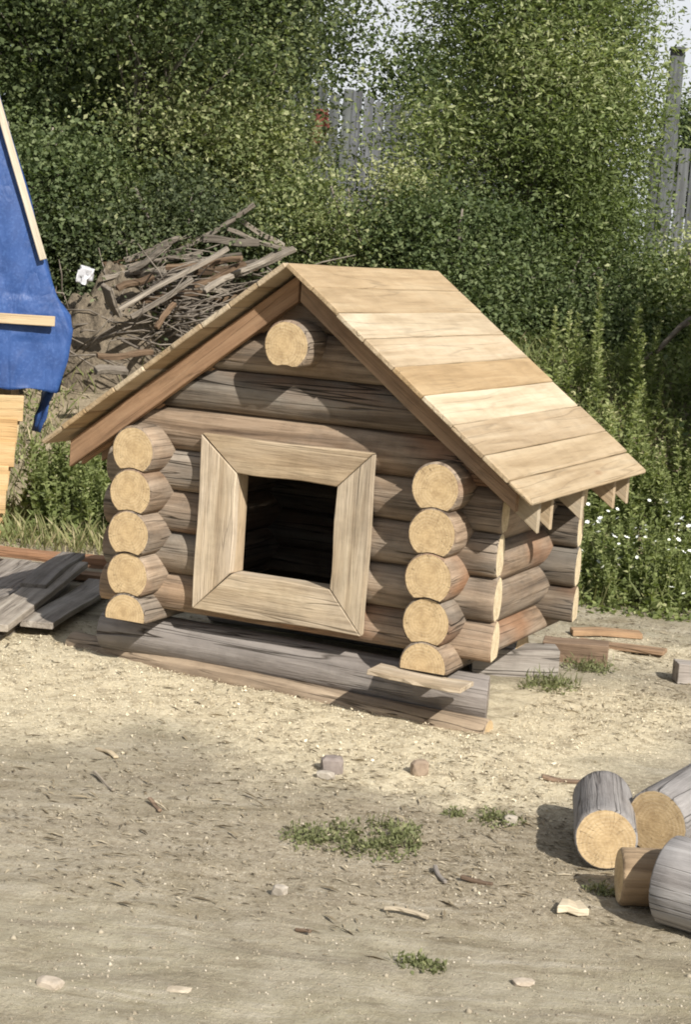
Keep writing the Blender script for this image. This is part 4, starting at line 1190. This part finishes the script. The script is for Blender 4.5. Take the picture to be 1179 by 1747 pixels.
# earth core of the heap
def mound(name, lat, dep, rx, ry, h, seed, label):
    x, y = back(lat, dep)
    n = 60
    u = np.linspace(-1.15, 1.15, n)
    U, W_ = np.meshgrid(u, u)
    r = np.hypot(U, W_)
    prof = np.where(r < 1, 1 - r ** 4, -0.35 * np.clip((r - 1) / 0.1, 0, 1))
    px, py = U * rx, W_ * ry
    X = x + math.cos(YAW) * px - math.sin(YAW) * py; Y = y + math.sin(YAW) * px + math.cos(YAW) * py
    Z = HT(X, Y) + h * prof * (0.85 + 1.3 * fbm(px * 4 + seed, py * 4, 3, seed)) + (0.10 * fbm(px * 7, py * 7 + seed, 3, seed + 5) + 0.07 * fbm(px * 19, py * 19, 2, seed + 9)) * (prof > -0.2)
    V = np.stack([X - x, Y - y, Z], -1).reshape(-1, 3)
    i = np.arange(n * n).reshape(n, n)
    F = np.stack([i[:-1, :-1], i[:-1, 1:], i[1:, 1:], i[1:, :-1]], -1).reshape(-1, 4)
    o = mesh_np(name, V, F, M['earth'], smooth=False)
    o.location = (x, y, 0)
    tag(o, label, 'heap')
    return o
mound('earth_heap', pxl(320, 500, 14.2)[0], 14.25, 0.85, 0.5, 0.34, 3, 'dark mound of earth and rubble under the old boards on the bank')
# white bag
l, z = pxl(145, 470, 13.4); x, y = back(l, 13.4)
me = rock_mesh('plastic_bag', 0.075, 0.06, 0.085, 17, 4, 0.9)
o = link('plastic_bag', me, None, M['bag'], True)
o.location = (x, y, z); o.rotation_euler = (0.1, 0.2, 0.4)
tag(o, 'crumpled white plastic bag at the left end of the board heap', 'bag')
mound('earth_heap', l + 0.10, 13.75, 0.42, 0.36, max(0.1, (z - hz(x, y)) * 0.85), 8, 'small lump of earth and stones under the white plastic bag')
# leaning dead branch at right
p0 = Vector((*back(pxl(1085, 625, 13.2)[0], 13.2), pxl(1085, 625, 13.2)[1])); p1 = Vector((*back(pxl(1195, 535, 13.0)[0], 13.0), pxl(1195, 535, 13.0)[1]))
V, F = tube_np([p0, p0.lerp(p1, 0.35) + Vector((0, 0, -0.02)), p0.lerp(p1, 0.7) + Vector((0, 0, 0.02)), p1], [0.012, 0.018, 0.022, 0.026], 7)
o = mesh_np('dead_branch', V, F, M['twig'], smooth=True)
tag(o, 'bare grey branch slanting through the weeds at the right edge', 'branch'); o.color = (0.8, 0.8, 0.78, 1)

# ------------------------------------------------------------------ weeds, grass, flowers
def weed_plant(seed, h, mat='leaf_weed', n=90, spike=True):
    rg = np.random.default_rng(seed)
    parts = []
    P = []; aim = []; Ls = []
    ns = 1 if spike else 4
    for s in range(ns):
        bx, by = (0, 0) if spike else rg.normal(0, 0.05, 2)
        hh = h * rg.uniform(0.8, 1)
        lx, ly = rg.normal(0, 0.09 * h, 2)
        pts = [(bx + lx * u * u, by + ly * u * u, hh * u) for u in (0, 0.35, 0.7, 1)]
        parts.append(tube_np(pts, [0.005, 0.004, 0.003, 0.001], 4))
        k = n // ns
        u = rg.uniform(0.06, 1, k) ** 0.8
        a = rg.uniform(0, 6.28, k)
        q = np.stack([bx + lx * u * u, by + ly * u * u, hh * u], 1)
        out_ = np.stack([np.cos(a), np.sin(a), 0.5 + 0 * a], 1)
        P.append(q); aim.append(out_ * 3.0); Ls.append((0.07 if spike else 0.05) * (1.15 - 0.8 * u) * rg.uniform(0.6, 1.2, k) + 0.008)
    V, F = join_np(parts)
    P = np.vstack(P); aim = np.vstack(aim); L = np.concatenate(Ls)
    V2, F2 = leaves_np(P, L, L * (0.36 if spike else 0.5), rg, up=0.4, aim=aim)
    Va, Fa = join_np([(V, F), (V2, F2)])
    tint = np.concatenate([np.full(len(V), 0.65), np.repeat(np.clip(0.50 + (0.4 * (P[:, 2] / h) ** 2 if spike else 0) + rg.normal(0, 0.2, len(P)), 0, 1), 4)])
    return Va, Fa, tint
def mesh_only(name, V, F, mat, tint):
    o = mesh_np(name, V, F, M[mat], tint=tint)
    me = o.data
    bpy.data.objects.remove(o)
    return me
tall = [mesh_only('tall_weed', *weed_plant(900 + k, 0.85, n=190)[:2], 'leaf_weed', weed_plant(900 + k, 0.85, n=190)[2]) for k in range(5)]
bushy = [mesh_only('leafy_weed', *weed_plant(950 + k, 0.42, n=380, spike=False)[:2], 'leaf_weed', weed_plant(950 + k, 0.42, n=380, spike=False)[2]) for k in range(5)]
rs = random.Random(31)
for i in range(60):
    lat = rs.uniform(1.35, 2.9); dep = rs.uniform(11.2, 13.6)
    x, y = back(lat, dep)
    o = link('tall_weed', tall[i % 5])
    o.location = (x, y, hz(x, y) - 0.02); o.rotation_euler = (rs.uniform(-.08, .08), rs.uniform(-.08, .08), rs.uniform(0, 6.28))
    s = rs.uniform(0.55, 1.15); o.scale = (s, s, s)
    tag(o, 'tall green spiky weed standing on the bank right of the kennel', 'weed', 'tall weeds on the bank right of the kennel')
def scatter_weeds(n, latr, depr, label, group, smin=0.5, smax=1.1):
    for i in range(n):
        lat = rs.uniform(*latr); dep = rs.uniform(*depr)
        x, y = back(lat, dep)
        o = link('leafy_weed', bushy[i % 5])
        o.location = (x, y, hz(x, y) - 0.02); o.rotation_euler = (0, 0, rs.uniform(0, 6.28))
        s = rs.uniform(smin, smax); o.scale = (s, s, s * rs.uniform(0.8, 1.2))
        tag(o, label, 'weed', group)
scatter_weeds(110, (1.22, 2.6), (9.95, 12.2), 'leafy green weed on the ground right behind the kennel', 'leafy weeds right behind the kennel')
scatter_weeds(60, (-1.95, -1.35), (10.9, 12.2), 'leafy green weed between the blue tarp shed and the kennel', 'leafy weeds beside the blue tarp shed', 0.6, 1.3)

def blades_np(P, h, wd, rg):
    n = len(P)
    a = rg.uniform(0, 6.28, n)
    bend = rg.uniform(0.1, 0.8, n)
    d = np.stack([np.cos(a), np.sin(a)], 1)
    s = np.stack([-np.sin(a), np.cos(a)], 1)
    h = np.asarray(h) * np.ones(n)
    V = np.zeros((n, 4, 3))
    w_ = wd * rg.uniform(0.6, 1.3, n)
    V[:, 0] = P; V[:, 3] = P
    V[:, 0, :2] -= s * (w_ / 2)[:, None]; V[:, 3, :2] += s * (w_ / 2)[:, None]
    mid = P.copy(); mid[:, :2] += d * (bend * h * 0.53)[:, None]; mid[:, 2] += h * (1 - 0.3 * bend) * 0.64
    V[:, 1] = mid; V[:, 1, :2] -= s * (w_ / 3)[:, None]
    tip = P.copy(); tip[:, :2] += d * (bend * h)[:, None]; tip[:, 2] += h * (1 - 0.3 * bend)
    V[:, 2] = tip
    return V.reshape(-1, 3), np.arange(n * 4).reshape(n, 4)
# grass on the bank
n = 60000
lat = rng.uniform(-3.2, 3.4, n); dep = rng.uniform(9.9, 16.5, n)
edge = 10.4 + 0.5 * fbm(lat * 1.3, lat * 0, 3, 91)
dens = fbm(lat * 1.2, dep * 1.2, 3, 95)
sandy = np.exp(-((lat + 1.25) / 1.0) ** 4 - ((dep - 12.6) / 1.35) ** 4)
keep = (dep > edge - 0.5 * (lat > 1.1)) & (rng.uniform(0, 1, n) < 0.55 + 1.4 * dens - 0.62 * sandy) & ~((lat < 0.9) & (lat > -1.2) & (dep < 10.6))
lat, dep = lat[keep], dep[keep]
X = CAM.x + FH[0] * dep + RH[0] * lat; Y = CAM.y + FH[1] * dep + RH[1] * lat
P = np.stack([X, Y, HT(X, Y) - 0.01], 1)
h = rng.uniform(0.05, 0.24, len(P))
V, F = blades_np(P, h, 0.008, rng)
tint = np.clip(rng.normal(0.5, 0.22, len(P)) + 0.3 * np.exp(-((lat + 1.2) / 0.9) ** 2), 0, 1)
o = mesh_np('grass', V, F, M['leaf_grass'], tint=np.repeat(tint, 4))
tag(o, 'mixed green and dry grass over the bank behind the kennel', 'grass', kind='stuff')
# low ground cover with small leaves
n = 42000
lat = np.concatenate([rng.uniform(1.05, 3.1, n // 2), rng.uniform(-2.4, 3.1, n // 2)]); dep = rng.uniform(9.75, 14.5, n)
dens = fbm(lat * 1.7, dep * 1.7, 3, 105)
sandy = np.exp(-((lat + 1.25) / 1.0) ** 4 - ((dep - 12.6) / 1.35) ** 4)
keep = (rng.uniform(0, 1, n) < 0.7 + 1.6 * dens - 0.95 * sandy) & ~((lat < 0.85) & (lat > -1.15) & (dep < 10.8)) & (dep > 9.75 + 0.25 * fbm(lat * 3, lat * 0, 2, 3) + 1.0 * (lat < 0))
lat, dep = lat[keep], dep[keep]
X = CAM.x + FH[0] * dep + RH[0] * lat; Y = CAM.y + FH[1] * dep + RH[1] * lat
hh = 0.32 * np.clip(0.6 + 1.5 * fbm(lat * 2.5, dep * 2.5, 2, 111), 0.05, 1.2) * sstep(9.7, 10.3, dep)
P = np.stack([X, Y, HT(X, Y) + hh * rng.uniform(0, 1, len(X)) ** 0.7], 1)
L = rng.uniform(0.022, 0.058, len(P))
V, F = leaves_np(P, L, L * 0.55, rng, up=0.6)
tint = np.clip(rng.normal(0.5, 0.2, len(P)), 0, 1)
o = mesh_np('undergrowth', V, F, M['leaf_weed'], tint=np.repeat(tint, 4))
tag(o, 'low leafy undergrowth covering the bank and the yard edge', 'undergrowth', kind='stuff')
# flower heads
def flower(name, r, seed):
    V = []; F = []
    n = 7
    for k in range(n):
        a = 2 * math.pi * k / n
        d = Vector((math.cos(a), math.sin(a), 0.35)); s = Vector((-math.sin(a), math.cos(a), 0))
        b = len(V)
        V += [(0, 0, 0), tuple(d * r * 0.6 + s * r * 0.28), tuple(d * r), tuple(d * r * 0.6 - s * r * 0.28)]
        F.append((b, b + 1, b + 2, b + 3))
    me = bpy.data.meshes.new(name); me.from_pydata(V, [], F); me.materials.append(M['petal'])
    return me
fl = flower('flower', 0.016, 1)
for i in range(140):
    lat = rs.uniform(1.2, 2.2); dep = rs.uniform(9.85, 11.4)
    x, y = back(lat, dep)
    o = link('flower', fl)
    o.location = (x, y, hz(x, y) + rs.uniform(0.10, 0.42)); o.rotation_euler = (rs.uniform(-.8, .8), rs.uniform(-.8, .8), rs.uniform(0, 6))
    s = rs.uniform(0.5, 1.3); o.scale = (s, s, s)
    tag(o, 'small white flower head among the leafy weeds behind the kennel', 'flower', 'white flowers among the weeds')

def tuft(label, x, y, rx, ry, h, n, seed, rz=0.0, mat='leaf_tuft', mu=0.45):
    rg = np.random.default_rng(seed)
    p = rg.normal(0, 0.45, (n, 2)); p = p[np.hypot(p[:, 0], p[:, 1]) < 0.95]
    if n > 800: p = p[fbm(p[:, 0] * 2.5 + seed, p[:, 1] * 2.5, 2, seed) > -0.12]
    c, s = math.cos(rz), math.sin(rz)
    X = x + c * p[:, 0] * rx - s * p[:, 1] * ry; Y = y + s * p[:, 0] * rx + c * p[:, 1] * ry
    P = np.stack([X, Y, HT(X, Y) + 0.004 + h * 0.35 * rg.uniform(0, 1, len(X)) ** 2], 1)
    nb = len(P) // 4
    V1, F1 = blades_np(P[:nb], h * rg.uniform(0.25, 0.8, nb), 0.004, rg)
    L = rg.uniform(0.010, 0.026, len(P) - nb)
    V2, F2 = leaves_np(P[nb:], L, L * 0.5, rg, up=0.4)
    V, F = join_np([(V1, F1), (V2, F2)])
    V = V - np.array([x, y, 0])
    o = mesh_np('weed_tuft', V, F, M[mat], tint=np.repeat(np.clip(rg.normal(mu, 0.2, len(V) // 4), 0, 1), 4))
    o.location = (x, y, 0)
    tag(o, label, 'weeds')
tuft('largest patch of green weeds on the bare dirt below the sawdust', 1.84, -1.40, 0.21, 0.22, 0.05, 2000, 1, 0.35)
tuft('thin ragged weeds at the left side of the largest green patch', 1.64, -1.50, 0.10, 0.14, 0.045, 420, 2, 0.35)
tuft('small green weed tuft near the bottom of the track', 2.345, -2.25, 0.085, 0.06, 0.035, 300, 3)
tuft('dull weed tuft just left of the leftmost cut log', 2.09, -0.98, 0.10, 0.10, 0.05, 300, 4)
tuft('tiny weed tuft between the large patch and the cut logs', 1.95, -1.0, 0.05, 0.05, 0.04, 110, 5)
tuft('green weeds around the block under the right wall of the kennel', 1.60, 1.02, 0.15, 0.20, 0.09, 700, 6)
tuft('green weeds behind the block by the right wall of the kennel', 1.62, 1.55, 0.15, 0.16, 0.08, 520, 7)
tuft('dry weeds in front of the shaded cut log', 2.60, -1.42, 0.07, 0.05, 0.04, 200, 8, mu=0.7)

# ------------------------------------------------------------------ sawdust shavings, crumbs of soil, straw
def inside_timber(X, Y):
    return (X > -0.25) & (X < 1.64) & (Y > 0.12) & (Y < 1.5)
n = 120000
X = rng.uniform(-1.6, 2.9, n); Y = rng.uniform(-1.8, 2.9, n)
m = sd_mask(X, Y)
keep = (rng.uniform(0, 1, n) < 0.02 + 0.95 * m ** 1.3) & ~inside_timber(X, Y)
X, Y = X[keep], Y[keep]
P = np.stack([X, Y, HT(X, Y, True) + 0.003 + 0.006 * rng.uniform(0, 1, len(X))], 1)
L = rng.uniform(0.003, 0.009, len(P)) * np.where(rng.uniform(0, 1, len(P)) < 0.06, 2.2, 1)
V, F = leaves_np(P, L, L * rng.uniform(0.3, 0.7, len(P)), rng, up=0.6, fold=0.35)
tint = np.clip(rng.normal(0.6, 0.25, len(P)), 0, 1)
o = mesh_np('wood_shavings', V, F, M['chip'], tint=np.repeat(tint, 4))
tag(o, 'pale sawdust and wood shavings spread around the foot of the kennel', 'shavings', kind='stuff')
# crumbs: little eight sided lumps
def lumps_np(P, r, rg):
    n = len(P)
    base = np.array([(1, 0, 0), (0, 1, 0), (-1, 0, 0), (0, -1, 0), (0, 0, 0.8), (0, 0, -0.6)], float)
    V = base[None] * r[:, None, None] * rg.uniform(0.6, 1.3, (n, 6, 1))
    a = rg.uniform(0, 6.28, n); c, s = np.cos(a), np.sin(a)
    x = V[:, :, 0] * c[:, None] - V[:, :, 1] * s[:, None]; y = V[:, :, 0] * s[:, None] + V[:, :, 1] * c[:, None]
    V[:, :, 0] = x; V[:, :, 1] = y
    V = V + P[:, None]
    f = np.array([(0, 1, 4), (1, 2, 4), (2, 3, 4), (3, 0, 4), (1, 0, 5), (2, 1, 5), (3, 2, 5), (0, 3, 5)])
    F = (np.arange(n) * 6)[:, None, None] + f[None]
    return V.reshape(-1, 3), F.reshape(-1, 3)
n = 80000
X = rng.uniform(-1.2, 3.3, n); Y = rng.uniform(-3.6, 2.9, n)
dens = fbm(X * 1.8, Y * 1.8, 3, 131)
keep = (rng.uniform(0, 1, n) < 0.25 + 1.5 * dens + 0.5 * rough_zone(X, Y) - 0.55 * sd_mask(X, Y)) & ~inside_timber(X, Y)
X, Y = X[keep], Y[keep]
P = np.stack([X, Y, HT(X, Y, True)], 1)
r = 0.0012 + 0.0055 * rng.uniform(0, 1, len(P)) ** 2 * np.where(rng.uniform(0, 1, len(P)) < 0.03, 2.2, 1)
V, F = lumps_np(P, r, rng)
o = mesh_np('gravel', V, F, M['crumb'], tint=np.repeat(np.clip(rng.normal(0.55, 0.25, len(P)), 0, 1), 6))
tag(o, 'loose crumbs of soil and grit on the sandy ground', 'gravel', kind='stuff')
# straw and bits of bark lying flat
n = 30000
X = rng.uniform(-1.2, 3.3, n); Y = rng.uniform(-2.4, 2.9, n)
lat = rng.uniform(-2.2, 0.2, 9000); dep = rng.uniform(11.2, 14.2, 9000)
nb_ = len(lat)
X = np.concatenate([X, CAM.x + FH[0] * dep + RH[0] * lat]); Y = np.concatenate([Y, CAM.y + FH[1] * dep + RH[1] * lat]); n += nb_
dens = fbm(X * 1.4, Y * 1.4, 3, 141) + 0.10 * sd_mask(X, Y)
keep = (rng.uniform(0, 1, n) < 0.12 + 1.0 * dens + 0.55 * rough_zone(X, Y) + 0.15 * (Y > 0.5) + 0.5 * (Y > 3)) & ~inside_timber(X, Y)
X, Y = X[keep], Y[keep]
P = np.stack([X, Y, HT(X, Y, True) + 0.004], 1)
L = rng.uniform(0.010, 0.040, len(P)) * np.where(rng.uniform(0, 1, len(P)) < 0.08, 2.2, 1)
a = rng.uniform(-0.9, 0.9, len(P)) - 0.3
aim = np.stack([np.cos(a), np.sin(a), 0 * a], 1) * 6 * np.sign(rng.uniform(-1, 1, len(P)))[:, None]
V, F = leaves_np(P, L, L * 0.12 + 0.002, rng, up=1.5, aim=aim, fold=0.4)
o = mesh_np('straw_litter', V, F, M['straw'], tint=np.repeat(np.clip(rng.normal(0.45, 0.28, len(P)), 0, 1), 4))
tag(o, 'dry straw, twigs and bark bits littering the dirt', 'litter', kind='stuff')
